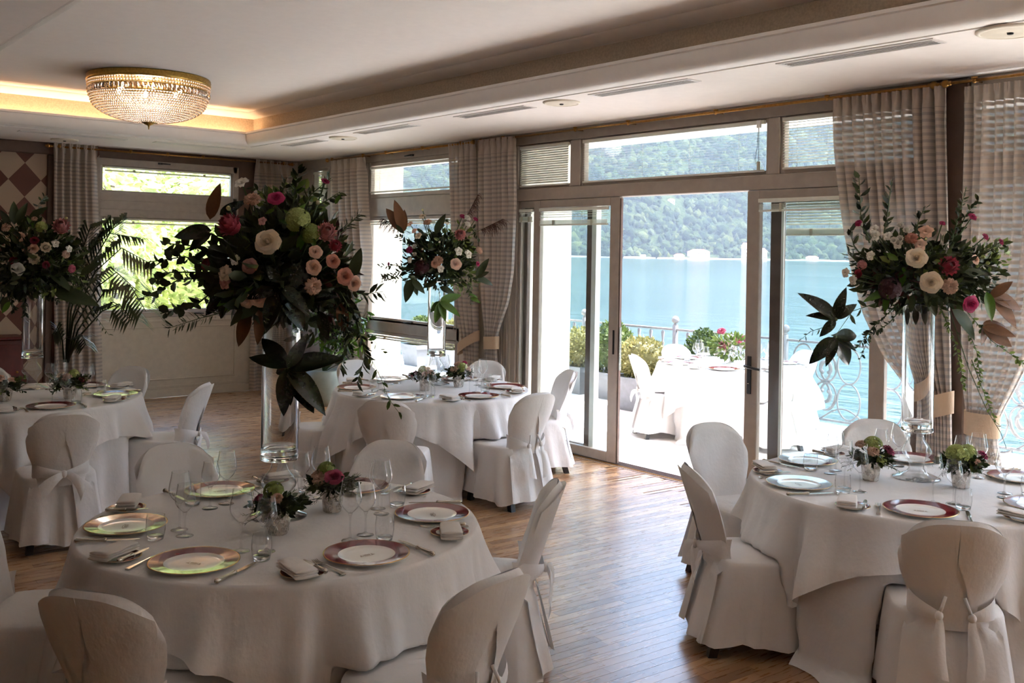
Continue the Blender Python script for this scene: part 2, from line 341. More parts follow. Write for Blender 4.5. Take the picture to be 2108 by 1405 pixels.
# walls left and back, beyond the frame
def wall_open(name,axis,c,a0,a1,opens,mat,th=.16,z0=0,z1=3.16):
    b=MB(); opens=sorted(opens); cur=a0
    def bx(p,q,za,zb):
        if q-p<1e-3 or zb-za<1e-3: return
        if axis=='x': b.box((c,p,za),(c+th,q,zb))
        else: b.box((p,c,za),(q,c+th,zb))
    for p,q,za,zb in opens: bx(cur,p,z0,z1); bx(p,q,z0,za); bx(p,q,zb,z1); cur=q
    bx(cur,a1,z0,z1); return struct(b.build(name,mat,smooth=False))
wall_open('wall_left','x',XL-.16,YB,YW,[],'wallpaper')
wall_open('wall_back','y',YB-.16,XL,XW,[],'panel')
wall_open('wall_far','y',YW,XL,3.88,[],'wallpaper')
b=MB(); b.box((3.88,YW,0),(XW+.14,YW+.16,1.02)); b.box((3.88,YW,2.99),(XW+.14,YW+.16,3.16)); b.box((5.66,YW,1.02),(XW+.14,YW+.16,2.99)); b.box((3.82,YW,1.02),(3.9,YW+.16,2.99))
struct(b.build('wall_far_window','wall_brown',smooth=False)).name='wall_north'
# panelling under the far window
wb=struct(MB().bbox((3.4,YW-.03,.0),(5.92,YW+.0,1.02),.006).build('trim_4','panel',smooth=False))
def mould(parent,x0,x1,z0,z1,y,w=.018,d=.012):
    for a,c in (((x0,y-d,z0),(x1,y,z0+w)),((x0,y-d,z1-w),(x1,y,z1)),((x0,y-d,z0+w),(x0+w,y,z1-w)),((x1-w,y-d,z0+w),(x1,y,z1-w))): MB().bbox(a,c,.004).build('moulding','panel',parent,smooth=False)
mould(wb,3.5,5.66,.22,.90,YW-.03)
MB().bbox((3.42,YW-.04,.12),(5.9,YW-.03,.15),.003).build('moulding','panel',wb,smooth=False)
MB().bbox((3.42,YW-.045,.955),(5.9,YW-.03,.985),.004).build('moulding','panel',wb,smooth=False)
struct(MB().bbox((3.4,YW-.05,0),(5.92,YW-.03,.1),.004).build('baseboard_far','panel',smooth=False))
struct(MB().bbox((XL,YW-.02,0),(3.38,YW,.1),.004).build('baseboard_left','wall_brown',smooth=False))
# cornice over wallpaper
struct(MB().bbox((XL,YW-.05,2.98),(3.5,YW,3.12),.01).build('trim_5','wall_brown',smooth=False))
struct(MB().bbox((3.28,YW-.035,0),(3.36,YW,2.98),.01).build('trim_6','wall_brown',smooth=False))

# ---- generic glazed unit on wall A (plane X) or far wall (plane Y)
def P3(ax,c,a,z):   # c across thickness, a along wall
    return (c,a,z) if ax=='x' else (a,c,z)
def wbox(ax,c0,c1,a0,a1,z0,z1,ch=.005): return MB().bbox(P3(ax,c0,a0,z0),P3(ax,c1,a1,z1),ch)
wn=[0]
def glazed(ax,c0,a0,a1,z0,z1,fw=.035,th=.06,name=None,mat='frame',rails=None):
    if name is None: wn[0]+=1; name='window_%d'%wn[0]
    a0,a1=min(a0,a1),max(a0,a1); l,r,bt,tp=rails or (fw,fw,fw,fw)
    b=MB()
    if ax=='x': pm_=((c0+th*.5-.004),(c0+th*.5+.004))
    else: pm_=((c0+th*.5-.004),(c0+th*.5+.004))
    b.bbox(P3(ax,c0,a0,z0),P3(ax,c0+th,a0+l,z1),.005); b.bbox(P3(ax,c0,a1-r,z0),P3(ax,c0+th,a1,z1),.005)
    b.bbox(P3(ax,c0,a0+l,z1-tp),P3(ax,c0+th,a1-r,z1),.005); b.bbox(P3(ax,c0,a0+l,z0),P3(ax,c0+th,a1-r,z0+bt),.005)
    root=struct(b.build(name,mat,smooth=False))
    MB().box(P3(ax,pm_[0],a0+l-.006,z0+bt-.006),P3(ax,pm_[1],a1-r+.006,z1-tp+.006)).build('pane','pane',root,smooth=False)
    return root
# header, transom and mullions of the lake wall (frame)
b=MB()
b.bbox((XW,3.3,3.0),(XW+.12,12.6,ZC),.006); b.bbox((XW,3.42,2.435),(XW+.12,7.86,2.555),.006)
b.bbox((XW,6.866,2.555),(XW+.12,6.99,3.0),.006); b.bbox((XW,4.63,2.555),(XW+.12,4.73,3.0),.006); b.bbox((XW,7.78,2.555),(XW+.12,7.86,3.0),.006); b.bbox((XW,3.42,2.555),(XW+.12,3.5,3.0),.006)
b.bbox((XW,7.78,0),(XW+.12,7.86,2.435),.006)
struct(b.build('trim_7','frame',smooth=False))
struct(MB().bbox((XW,7.86,0),(XW+.13,8.74,3.0),.006).build('wall_right','panel',smooth=False))
for k,(y0,y1) in enumerate(((7.89,7.93),(7.97,8.0),(8.04,8.1))): struct(MB().bbox((XW-.022,y0,0),(XW,y1,3.0),.006).build('trim_%d'%(8+k),'frame',smooth=False))
struct(MB().bbox((XW,10.76,0),(XW+.13,11.62,3.0),.006).build('wall_right_pier','panel',smooth=False)).name='wall_east'
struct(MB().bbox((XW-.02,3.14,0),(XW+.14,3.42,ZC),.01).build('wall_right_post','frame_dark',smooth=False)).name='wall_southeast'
glazed('x',XW+.02,6.99,7.78,2.555,3.0); glazed('x',XW+.02,4.73,6.866,2.555,3.0); glazed('x',XW+.02,3.5,4.63,2.555,3.0)
glazed('x',XW+.02,7.50,7.78,0,2.435,rails=(.02,.04,.09,.07))
# sliding door leaves: inner pair and outer pair
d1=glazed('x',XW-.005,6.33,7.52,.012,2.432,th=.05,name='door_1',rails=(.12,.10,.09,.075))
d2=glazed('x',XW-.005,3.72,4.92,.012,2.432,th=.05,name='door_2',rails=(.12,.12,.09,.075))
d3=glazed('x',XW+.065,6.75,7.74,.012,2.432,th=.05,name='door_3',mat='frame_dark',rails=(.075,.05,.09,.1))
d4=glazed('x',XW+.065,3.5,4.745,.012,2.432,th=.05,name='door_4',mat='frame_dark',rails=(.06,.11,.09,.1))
# lit edges of the outer stiles, put in as pale strips
MB().box((XW+.06,6.69,.02),(XW+.12,6.75,2.42)).build('lit_edge','white_plastic',d3,smooth=False); MB().box((XW+.06,4.615,.1),(XW+.066,4.64,2.3)).build('lit_edge','white_plastic',d4,smooth=False)
# jamb guide and catch on door_1, lever on door_2
MB().bbox((XW,6.316,.02),(XW+.03,6.33,2.42),.003).build('edge_seal','frame_dark',d1,smooth=False)
MB().bbox((XW-.008,6.368,1.0),(XW-.004,6.392,1.22),.002).build('recessed_pull','black',d1,smooth=False)
MB().bbox((XW+.0,6.309,.86),(XW+.028,6.318,1.25),.002).build('lock_plate','silver',d1,smooth=False)
MB().bbox((XW-.016,4.85,.82),(XW-.004,4.89,1.12),.004).build('handle_plate','black',d2,smooth=False)
lev=MB().tube([(XW-.01,4.872,1.04),(XW-.055,4.872,1.04)],.011,10); lev.tube([(XW-.055,4.885,1.042),(XW-.057,4.84,1.036),(XW-.055,4.79,1.03),(XW-.05,4.742,1.026)],[.011,.012,.011,.009],10); lev.build('lever_handle','black',d2)
MB().lathe([(.0,0),(.009,0),(.009,.006),(.0,.006)],12).build('keyhole','silver',d2,loc=(XW-.018,4.87,.9))
# threshold track
th=struct(MB().box((XW-.05,3.45,-.012),(XW+.14,7.86,.004)).build('trim_11','frame',smooth=False))
for k in range(4): MB().box((XW-.03+.04*k,3.5,.004),(XW-.022+.04*k,7.8,.012)).build('track_rail','brass' if k==0 else 'frame_dark',th,smooth=False)
# window by the central table
b=MB(); 
for z0,z1 in ((2.31,2.555),(.93,1.08),(0,.22)): b.bbox((XW,8.74,z0),(XW+.1,10.76,z1),.006)
b.bbox((XW,8.74,.22),(XW+.1,8.79,3.0),.006); b.bbox((XW,10.68,.22),(XW+.1,10.76,3.0),.006); 
struct(b.build('trim_12','frame',smooth=False))
w5=glazed('x',XW+.01,8.79,10.68,2.555,3.0,fw=.05); w6=glazed('x',XW-.0,8.79,10.68,1.05,2.33,fw=.05); w7=glazed('x',XW+.01,8.79,10.68,.22,.93,fw=.04)
def win_handle(parent,ax,c,a,z,d=.045):
    p=P3(ax,c-d,a,z); b=MB(); b.bbox(P3(ax,c-.012,a-.03,z-.012),P3(ax,c,a+.03,z+.012),.003); b.tube([P3(ax,c-.006,a,z),P3(ax,c-d,a,z),P3(ax,c-d,a+.06,z-.002),P3(ax,c-d,a+.12,z-.004)],.009,8); b.build('window_handle','black',parent)
win_handle(w6,'x',XW,9.66,1.075); win_handle(w5,'x',XW,9.7,3.03,.03)
# corner window
b=MB()
for y0,y1 in ((11.62,11.68),(12.1,12.6)): b.bbox((XW,y0,0),(XW+.1,y1,3.0),.006)
for z0,z1 in ((2.33,2.5),(0,1.05)): b.bbox((XW,11.68,z0),(XW+.1,12.1,z1),.006)
struct(b.build('trim_13','frame',smooth=False))
glazed('x',XW+.01,11.68,12.1,2.5,3.0); glazed('x',XW+.01,11.68,12.1,1.05,2.33)
# far wall window
b=MB()
for z0,z1 in ((2.27,2.575),(1.02,1.09),(2.9,2.99)): b.bbox((3.88,YW-.02,z0),(5.66,YW+.09,z1),.006)
b.bbox((3.84,YW-.02,1.02),(3.9,YW+.09,2.99),.006); b.bbox((5.6,YW-.02,1.02),(5.68,YW+.09,2.99),.006)
for z in (2.36,2.47): b.bbox((3.9,YW-.03,z),(5.6,YW-.018,z+.012),.003)
struct(b.build('trim_14','frame',smooth=False))
w8=glazed('y',YW,3.9,5.6,2.575,2.9,fw=.025); w9=glazed('y',YW,3.9,5.6,1.09,2.27,fw=.03)
win_handle(w8,'y',YW-.02,4.62,2.965,.03); win_handle(w9,'y',YW,5.1,1.06,.03)
# lake wall going on towards the viewer's side of the room: same glazing
b=MB()
for y in (2.0,.6,-.8,-2.2): b.bbox((XW,y-.05,0),(XW+.12,y+.05,3.0),.006)
b.bbox((XW,YB,3.0),(XW+.12,3.14,ZC),.006); b.bbox((XW,YB,2.435),(XW+.12,3.14,2.555),.006); b.bbox((XW,YB,0),(XW+.12,3.14,.1),.006)
struct(b.build('trim_15','frame',smooth=False))
for y0,y1 in ((2.05,3.14),(.65,1.95),(-.75,.55),(-2.15,-.85)):
    glazed('x',XW+.02,y0,y1,2.555,3.0); glazed('x',XW+.02,y0,y1,.1,2.435)

# ------------------------------------------------------------------ venetian blinds
SLAT={}
def blind(ax,c,a0,a1,ztop,zbot,label,pitch=.022,tilt=18,stack=0,cord=True,hr=.03,cordside=0):
    a0,a1=min(a0,a1),max(a0,a1); L=a1-a0; mid=(a0+a1)/2
    root=thing('venetian_blind',label,'blind',P3(ax,c,mid,zbot))
    def loc(dz,da=0): return (0,da,dz) if ax=='x' else (da,0,dz)
    def bx(name,dc,da,z0,z1,mat,ao=0):
        p=(-dc,ao-da,z0) if ax=='x' else (ao-da,-dc,z0); q=(dc,ao+da,z1) if ax=='x' else (ao+da,dc,z1)
        return MB().bbox(p,q,.002).build(name,mat,root,smooth=False)
    Hh=ztop-zbot; bx('head_rail',.014,L/2,Hh-hr,Hh,'blind')
    key=(ax,tilt); 
    if key not in SLAT:
        wv=.011; t=math.radians(tilt); b=MB()
        def fn(u,v):
            s=(v-.5)*2*wv; arch=.0014*(1-((v-.5)*2)**2); cx=s*math.cos(t)-arch*math.sin(t); z=s*math.sin(t)+arch*math.cos(t); a=u-.5
            return (cx,a,z) if ax=='x' else (a,cx,z)
        b.grid(fn,2,4); SLAT[key]=b.mesh('slat','blind')
    z=Hh-hr-.012
    while z>.03+stack:
        put('slat',SLAT[key],root,loc(z),scale=(1,L-.01,1) if ax=='x' else (L-.01,1,1)); z-=pitch
    if stack:
        zz=.02
        while zz<stack: put('slat',SLAT[key],root,loc(zz),scale=(1,L-.01,1) if ax=='x' else (L-.01,1,1)); zz+=.006
        for k in (.22,.78): bx('ladder_tape',.015,.012,.0,stack+.004,'blind_tape',lerp(-L/2,L/2,k))
    bx('bottom_rail',.012,L/2-.005,0,.016,'blind')
    for k in (.12,.37,.63,.88):
        b=MB(); ao=lerp(-L/2,L/2,k); b.tube([loc(.01,ao),loc(Hh-.01,ao)],.0012,4); b.build('ladder_cord','blind',root)
    if cord:
        ao=L/2*(-.96 if cordside==0 else .96); b=MB(); dd=-.025
        def q(da,z): return (dd,ao+da,z) if ax=='x' else (ao+da,dd,z)
        b.tube([q(0,Hh-.02),q(.008,Hh*.5),q(.03,Hh*.25),q(.02,.06),q(-.005,.08),q(-.004,Hh*.5),q(-.004,Hh-.02)],.0022,5); b.build('pull_cord','black',root)
        bx('cord_block',.01,.018,Hh-.06,Hh+.0,'white_plastic',ao).location=(-.02,0,0) if ax=='x' else (0,-.02,0); bx('cord_weight',.008,.012,.01,.08,'blind_tape',ao).location=(-.02,0,0) if ax=='x' else (0,-.02,0)
    return root
blind('x',XW+.005,7.03,7.75,2.985,2.575,'closed pale venetian blind in small transom pane left of the wide one',tilt=62,cord=False)
blind('x',XW+.005,4.77,6.83,2.985,2.58,'wide see-through venetian blind in the transom above the open door',tilt=8)
blind('x',XW+.005,3.53,4.6,2.985,2.585,'half-tilted venetian blind in transom partly behind the striped drape',tilt=24,cord=False)
blind('x',XW-.02,6.46,7.41,2.35,2.18,'gathered venetian blind at the top of the sliding leaf without lever',tilt=15,stack=.05,cord=False)
blind('x',XW-.02,3.85,4.795,2.365,2.262,'fully raised venetian blind at the top of the leaf with lever',tilt=10,stack=.06,cord=False)
blind('x',XW+.045,3.55,4.585,2.36,2.075,'lowered venetian blind on the outer leaf below the raised one',tilt=38,stack=.05,cord=False)
blind('x',XW-.003,7.54,7.74,2.35,2.22,'short raised venetian blind in the narrow fixed pane beside the drape',tilt=30,stack=.05,cord=False)
blind('x',XW-.0,8.85,10.62,2.94,2.62,'nearly transparent venetian blind above the magnolia-height window with handle',tilt=6,cord=False)
blind('x',XW-.01,8.85,10.62,2.27,2.225,'raised venetian blind tucked at the top of the tall side pane',tilt=6,stack=.02,cord=False,hr=.02)
blind('x',XW-.003,8.84,10.62,.885,.84,'raised venetian blind at the top of the low side pane',tilt=6,stack=.02,cord=False,hr=.02)
blind('x',XW-.0,11.72,12.06,2.95,2.56,'closed grey venetian blind in the narrow corner window',tilt=66,cord=False)
blind('y',YW-.012,3.94,5.56,2.255,2.19,'raised venetian blind across top of the far garden window',tilt=6,stack=.03,cord=False,hr=.02)
blind('y',YW-.012,3.94,5.56,2.89,2.83,'raised venetian blind in the upper pane of the garden window',tilt=6,stack=.03,cord=False,hr=.02)

# ------------------------------------------------------------------ curtain rods
def rod(label,p,q,brs,fin=(True,True),wallv=(1,0,0)):
    p,q=Vector(p),Vector(q); r=thing('curtain_rod',label,'curtain rod',p)
    MB().tube([(0,0,0),q-p],.011,12).build('pole','brass',r)
    wv=Vector(wallv)
    for t in brs:
        c=(q-p)*t; b=MB(); b.tube([c,c+wv*.10],.007,8); b.ico(c,.019,2); b.lathe([(0,0),(.022,0),(.02,.012),(0,.012)],12,c=c+Vector((0,0,.012))); b.build('bracket','brass',r)
    d=(q-p).normalized()
    for k,e in ((fin[0],Vector((0,0,0))-d*.03),(fin[1],(q-p)+d*.03)):
        if k: b=MB(); b.ico(e,.028,2); b.ico(e+d*(.028 if (e.dot(d)>0) else -.028),.014,2); b.ico(e-d*(.03 if (e.dot(d)>0) else -.03),.017,2); b.build('finial','brass',r)
    return r
rod('long brass curtain rod above the open terrace door',(XW-.1,3.37,3.075),(XW-.1,8.25,3.075),[.16,.37,.57,.71,.93])
rod('brass curtain rod above the side window behind the feathery bouquet',(XW-.1,8.44,3.075),(XW-.1,11.5,3.075),[.06,.3,.55,.72,.97])
rod('brass curtain rod with ball finial beside the dark post by the outer drape',(XW-.1,1.6,3.075),(XW-.1,3.23,3.075),[.1,.9])
rod('brass curtain rod above the far garden window',(3.3,YW-.1,3.075),(6.38,YW-.1,3.075),[.03,.3,.45,.6,.97],wallv=(0,1,0))

# ------------------------------------------------------------------ drapes
def drape(label,ax,c,rows,nf,amp,seed,band=None,group=None):
    # rows: (py, pxL, pxR) edges read on the wall plane
    rnd=random.Random(seed); pts=[]
    for py,l,r in rows:
        f=(lambda x:onx(x,py,c)) if ax=='x' else (lambda x:ony(x,py,c))
        A,B=f(l),f(r); pts.append((A,B))
    key=(lambda P:P.y) if ax=='x' else (lambda P:P.x)
    Ls=sorted([((A.z+B.z)/2,key(A)) for A,B in pts]); Rs=sorted([((A.z+B.z)/2,key(B)) for A,B in pts])
    def smooth(z,T):
        # gentle cubic-ish interpolation
        return (interp(z-.04,T)+2*interp(z,T)+interp(z+.04,T))/4
    ztop,zbot=Ls[-1][0],Ls[0][0]
    root=thing('drape',label,'curtain',P3(ax,c,(Ls[0][1]+Rs[0][1])/2,max(0,zbot)),group=group)
    W0=abs(Ls[-1][1]-Rs[-1][1]); nv=70; nu=nf*16+1
    ph=[rnd.uniform(-.5,.5) for _ in range(nf+2)]; am=[rnd.uniform(.65,1.2) for _ in range(nf+2)]
    base=Vector(root.location)
    def fn(u,v):
        z=lerp(ztop,zbot,v); l,r=smooth(z,Ls),smooth(z,Rs); w=abs(r-l); k=u*nf; i=int(k)
        p=lerp(ph[i],ph[i+1],k-i)*ss(0,.1,v); A=amp*lerp(am[i],am[i+1],k-i)
        th=2*PI*(k+p*.5); n=math.sin(th)*.85+.16*math.sin(2.0*th+1+p)+.12*math.sin(.5*th+p)
        head=1-ss(.0,.05,v); A=A*(lerp(1,.55,head))*(.45+.55*min(1,w/W0)) 
        s=lerp(l,r,u)+ (.1*A*math.cos(th) if .0<u<1 else 0)
        sag=-.0
        P=Vector(P3(ax,c-n*A-(.012*math.cos(2*th) if head>.5 else 0),s,z)); 
        return P-base
    MB().grid(fn,nu,nv).build('fabric','drape',root)
    if band:
        py,l,r,hw,tl=band
        f=(lambda x,y:onx(x,y,c)) if ax=='x' else (lambda x,y:ony(x,y,c))
        A,B=f(l,py-tl),f(r,py+tl); rad=amp*1.35+.012; b=MB()
        mid=(A+B)/2; hwid=(B-A)/2; nrm=Vector((1,0,0)) if ax=='x' else Vector((0,1,0))
        def bf(u,v):
            t=2*PI*u; q=mid+hwid*1.06*math.cos(t)+nrm*(rad*math.sin(t))+Vector((0,0,(v-.5)*2*hw)); return q-base
        b.grid(bf,28,4,wrap=True); b.build('tie_band','tie_band',root)
    return root
drape('striped drape tied with a slanting beige band beside the side window','x',XW-.1,[(292,925,980),(420,928,981),(560,932,982),(640,938,983),(690,948,984),(735,956,983),(760,955,982),(900,946,978)],5,.034,1,(705,944,985,.055,-14))
drape('striped drape with upright beige tie beside the narrow fixed pane','x',XW-.115,[(284,988,1060),(420,989,1062),(560,991,1056),(620,994,1046),(665,998,1030),(690,1001,1022),(720,1001,1020),(780,996,1024),(925,992,1030)],6,.036,2,(705,999,1024,.065,0))
drape('striped drape gathered aside in the room corner beside small corner window','x',XW-.1,[(327,684,750),(420,685,754),(520,690,761),(580,694,758),(640,702,745),(680,708,735),(705,709,733),(760,700,740),(858,694,742)],5,.042,3,(690,706,736,.05,0))
drape('striped drape hanging straight right of the far garden window','y',YW-.1,[(331,526,612),(480,523,612),(640,519,612),(800,515,612)],6,.042,4)
drape('striped drape hanging straight between wallpaper and garden window','y',YW-.1,[(296,110,201),(480,109,207),(640,110,211),(806,112,214)],6,.045,5)
drape('wide striped drape swept back by beige band right of the terrace door','x',XW-.1,[(190,1718,1948),(300,1722,1950),(450,1738,1953),(560,1757,1955),(650,1780,1957),(740,1822,1958),(800,1868,1958),(830,1884,1958),(870,1890,1958),(960,1888,1960),(1010,1886,1962)],11,.055,6,(838,1880,1960,.075,-10))
drape('striped outer drape gathered low next to the dark post','x',XW-.1,[(168,1988,2178),(300,1985,2180),(450,1981,2176),(560,1979,2162),(650,1979,2142),(740,1980,2116),(800,1983,2086),(840,1988,2064),(870,1993,2052),(900,1994,2050),(960,1990,2060),(1040,1988,2070)],9,.055,7,(872,1988,2056,.075,6))

# ------------------------------------------------------------------ vents and ceiling speakers
def vent(label,pa_,pb_,wd,nsl,ax):
    A,B=onz(*pa_,ZC),onz(*pb_,ZC); mid=(A+B)/2; L=(B-A).length
    r=thing('air_vent',label,'vent',(mid.x,mid.y,ZC),0 if ax=='x' else PI/2)   # long axis local Y
    b=MB()
    for p,q in (((-wd/2,-L/2),(-wd/2+.02,L/2)),((wd/2-.02,-L/2),(wd/2,L/2)),((-wd/2+.02,-L/2),(wd/2-.02,-L/2+.03)),((-wd/2+.02,L/2-.03),(wd/2-.02,L/2))): b.bbox((p[0],p[1],-.006),(q[0],q[1],.002),.002)
    b.build('vent_frame','vent_metal',r,smooth=False); MB().box((-wd/2+.018,-L/2+.028,-.0015),(wd/2-.018,L/2-.028,-.0005)).build('dark_backing','vent_dark',r,smooth=False)  # flat dark sheet under the slats stands in for the shaded hollow
    iw=wd-.04
    for k in range(nsl): x=-iw/2+iw*(k+.5)/nsl; MB().bbox((x-iw/nsl*.2,-L/2+.03,-.005),(x+iw/nsl*.2,L/2-.03,-.0016),.001).build('slat','vent_metal',r,smooth=False)
vent('long slotted ceiling vent beyond the wide drape near the big round speaker',(1612,134),(1935,82),.16,4,'x'); vent('slotted ceiling vent above the open terrace door',(1222,196),(1432,164),.15,4,'x')
vent('slotted ceiling vent above the pair of tied drapes',(942,241),(1096,219),.15,4,'x'); vent('slotted ceiling vent above the side window, beside small round speaker',(735,274),(858,257),.15,4,'x'); vent('dark slotted ceiling vent nearest the tray ceiling corner',(582,299),(672,289),.15,3,'x')
vent('long dark slot vent above the wallpapered wall',(40,268),(258,288),.13,2,'y'); vent('long dark slot vent above the garden window',(316,292),(503,307),.13,2,'y')
def speaker(label,p,R):
    c=onz(*p,ZC); r=thing('ceiling_speaker',label,'speaker',(c.x,c.y,ZC))
    MB().lathe([(R,0),(R,-.008),(R*.93,-.016),(R*.86,-.016),(R*.84,-.008),(R*.84,0)],36).build('bezel','speaker',r); b=MB()
    pr=[]
    for k in range(14): a=k/13; pr.append((R*.83*(1-a)+.004,-.014-.004*math.sin(a*PI)+(.0018 if k%2 else 0)))
    pr+=[(.03,-.0195),(.028,-.012)] if False else []
    b.lathe(pr,36); b.disc((0,0,-.014),.006,12,0,False); b.build('grille','speaker',r); MB().lathe([(.016,-.015),(.016,-.022),(.01,-.024),(0,-.024)],14).build('badge','vent_dark',r)
speaker('large round cream ceiling speaker past the longest vent',(2080,62),.17); speaker('round cream ceiling speaker between two vents above the door',(1156,210),.15); speaker('round ceiling speaker between vents above the side window',(706,283),.15); speaker('round ceiling speaker above the straight drape by wallpaper',(133,287),.15)

# ------------------------------------------------------------------ chandelier
def chandelier(label,c,power=CHV,scale=1.0):
    r=thing('chandelier',label,'chandelier',c)
    # local z: 0 at ceiling, down negative
    MB().lathe([(.0,0),(.555,0),(.565,-.012),(.56,-.02),(.568,-.03),(.562,-.045),(.568,-.058),(.556,-.066),(.535,-.066),(.53,-.03),(.0,-.03)],64).build('rim','gold',r)
    prof=[(.552,-.082),(.55,-.108)]; bz=-.135
    b=MB(); ring=[(.552,-.080,.0135),(.549,-.106,.0135),(.538,-.200,.0125),(.524,-.222,.0125)]
    for k in range(15):
        a=(k+1)/15.5; ring.append((.524*math.cos(a*PI/2*.985),-.222-.205*math.sin(a*PI/2),.0122-.0035*a))
    for R,z,q in ring:
        n=max(8,int(2*PI*R/(q*2.05))); 
        for k in range(n): t=2*PI*(k+.5*(ring.index((R,z,q))%2))/n; b.ico((R*math.cos(t),R*math.sin(t),z),q,1 if q>.0095 else 1)
    o=b.build('bead_strands','crystal',r); o['kind']='stuff'
    # prisms
    me=MB(); me.add([(-.017,-.006,.028),(.017,-.006,.028),(.021,.002,.0),(.017,-.006,-.028),(-.017,-.006,-.028),(-.021,.002,0),(0,.012,.02),(0,.012,-.02)],[(0,1,6),(1,2,7,6),(2,3,7),(3,4,7),(4,5,6,7),(5,0,6),(0,5,4,3,2,1)]); pm2=me.mesh('prism','crystal',False)
    for k in range(76):
        t=2*PI*k/76; put('prism',pm2,r,(.548*math.cos(t),.548*math.sin(t),-.153),(0,0,t-PI/2))
    for R,z in ((.548,-.122),(.542,-.186)): MB().lathe([(R,z),(R+.004,z-.003),(R,z-.006),(R-.004,z-.003)],64,closed=True).build('wire_ring','gold',r)
    MB().lathe([(.075,-.418),(.07,-.43),(.05,-.436),(.046,-.444),(.03,-.452),(.012,-.46),(.008,-.47),(.005,-.495),(0,-.497)],24).build('finial','gold',r)
    for k in range(6):
        t=2*PI*k/6+.3; p=(.3*math.cos(t),.3*math.sin(t),-.12); q=MB(); q.lathe([(0,-.035),(.012,-.032),(.02,-.01),(.016,.012),(.009,.03)],12,c=p); q.build('bulb','bulb',r); q=MB(); q.lathe([(.011,.03),(.012,.08),(.0,.08)],10,c=p); q.build('lamp_holder','gold',r)
    for k in range(1):
        L=bpy.data.lights.new('chandelier_light','POINT'); L.energy=power; L.color=(1,.93,.86); L.shadow_soft_size=.12; lo=bpy.data.objects.new('chandelier_light',L); col.objects.link(lo); lo.parent=r; lo.location=(0,0,-.16)
    r.scale=(scale,)*3
    return r
cc=onz(308,160,ZT); chandelier('crystal bead ceiling chandelier with gilt rim, lit, under the tray',(cc.x,cc.y,ZT))
# ------------------------------------------------------------------ outside
import numpy as np
ZTER=-.02; XR=10.08
struct(MB().box((XW+.14,-6,-.3),(10.3,16,ZTER)).build('ground_terrace','terrace',smooth=False)).name='terrace_floor'
struct(MB().box((10.3,-30,-2.5),(10.42,30,-.06)).build('terrace_wall','stone',smooth=False)).name='wall_terrace'
struct(MB().box((XW+.14,-6,3.14),(8.11,15,3.3)).build('terrace_canopy','ceiling',smooth=False)).name='ceiling_canopy'
for y in (8.1,11.5):
    struct(MB().bbox((XW+.135,y,-.02),(7.59,y+.62,3.14),.012).build('wall_outer_pier','stone',smooth=False)).name='wall_pier'
# lawn beyond the garden window
struct(MB().box((-14,YW+.16,-.5),(10.28,60,-.25)).build('garden_ground','shore',smooth=False)).name='ground'
# ---- railing
def rail_piece(name,b,parent,mat='iron'): return b.build(name,mat,parent)
zr=onx(1390,678,XR).z
posts=[onx(p,690,XR).y for p in (1617,1390,1203)]
gap=posts[1]-posts[0]
posts=[posts[0]-2.2*2,posts[0]-2.2,posts[0],posts[1],posts[2],posts[2]+gap,posts[2]+2*gap]
rl=thing('terrace_railing','grey wrought-iron terrace railing with ball-topped posts above the lake','railing',(XR,posts[3],ZTER))
def RL(x,y,z): return (x,y-posts[3],z-ZTER)
for y in posts:
    b=MB(); b.bbox(RL(-.028,y-.028,ZTER),RL(.028,y+.028,zr+.06),.005); p=rail_piece('post',b,rl); b=MB(); b.lathe([(.02,0),(.03,.008),(.018,.02),(.018,.028)],14,c=RL(0,y,zr+.06)); b.ico(RL(0,y,zr+.13),.052,2); rail_piece('ball_finial',b,p)
for i,(a,c) in enumerate(zip(posts,posts[1:])):
    MB().bbox(RL(-.02,a+.028,zr-.014),RL(.02,c-.028,zr+.014),.004).build('top_rail','iron',rl,smooth=False); MB().bbox(RL(-.012,a+.028,.05),RL(.012,c-.028,.075),.003).build('bottom_rail','iron',rl,smooth=False)
    L=c-a
    if i<2:
        # scroll panel: pairs of ovals and leaf-ended scrolls
        n=2 if L>1.5 else 1; wv=L/n
        for k in range(n):
            c0=a+wv*(k+.5); zb=.09; zt=zr-.03; hh=(zt-zb)/2; 
            for zz,sg in ((zb+hh*.5,1),(zb+hh*1.5,-1)):
                for off in (-.27*wv,.27*wv):
                    b=MB(); b.tube([RL(0,c0+off+.13*wv*math.cos(t),zz+hh*.5*math.sin(t)) for t in [2*PI*q/24 for q in range(25)]],.011,6,cap=False); b.build('oval_ring','iron',rl)
                for s in (-1,1):
                    b=MB(); pts=[];rr=[]
                    for q in range(30):
                        t=q/29; ang=t*3.4*PI; rad=lerp(.17,.035,t)*wv; pts.append(RL(0,c0+s*(-.02*wv+rad*math.cos(ang)*.8),zz+sg*(.06-rad*math.sin(ang)*1.1))); rr.append(lerp(.010,.024,t**2))
                    b.tube(pts,rr,6); b.build('leaf_scroll','iron',rl)
            b=MB(); b.tube([RL(0,c0-.42*wv+.84*wv*q/20,zb+.02+.10*math.sin(PI*q/20*2)) for q in range(21)],.010,6); b.build('wave_bar','iron',rl)
    else:
        n=max(3,int(L/.2))
        for k in range(1,n):
            y=a+L*k/n; b=MB(); b.lathe([(.011,0),(.011,.06),(.02,.075),(.011,.09),(.012,.30),(.022,.36),(.012,.42),(.011,zr-.25),(.02,zr-.21),(.012,zr-.18),(.024,zr-.07),(.016,zr-.05),(.012,zr-.045)],8,c=RL(0,y,.02)); b.build('baluster','iron',rl)
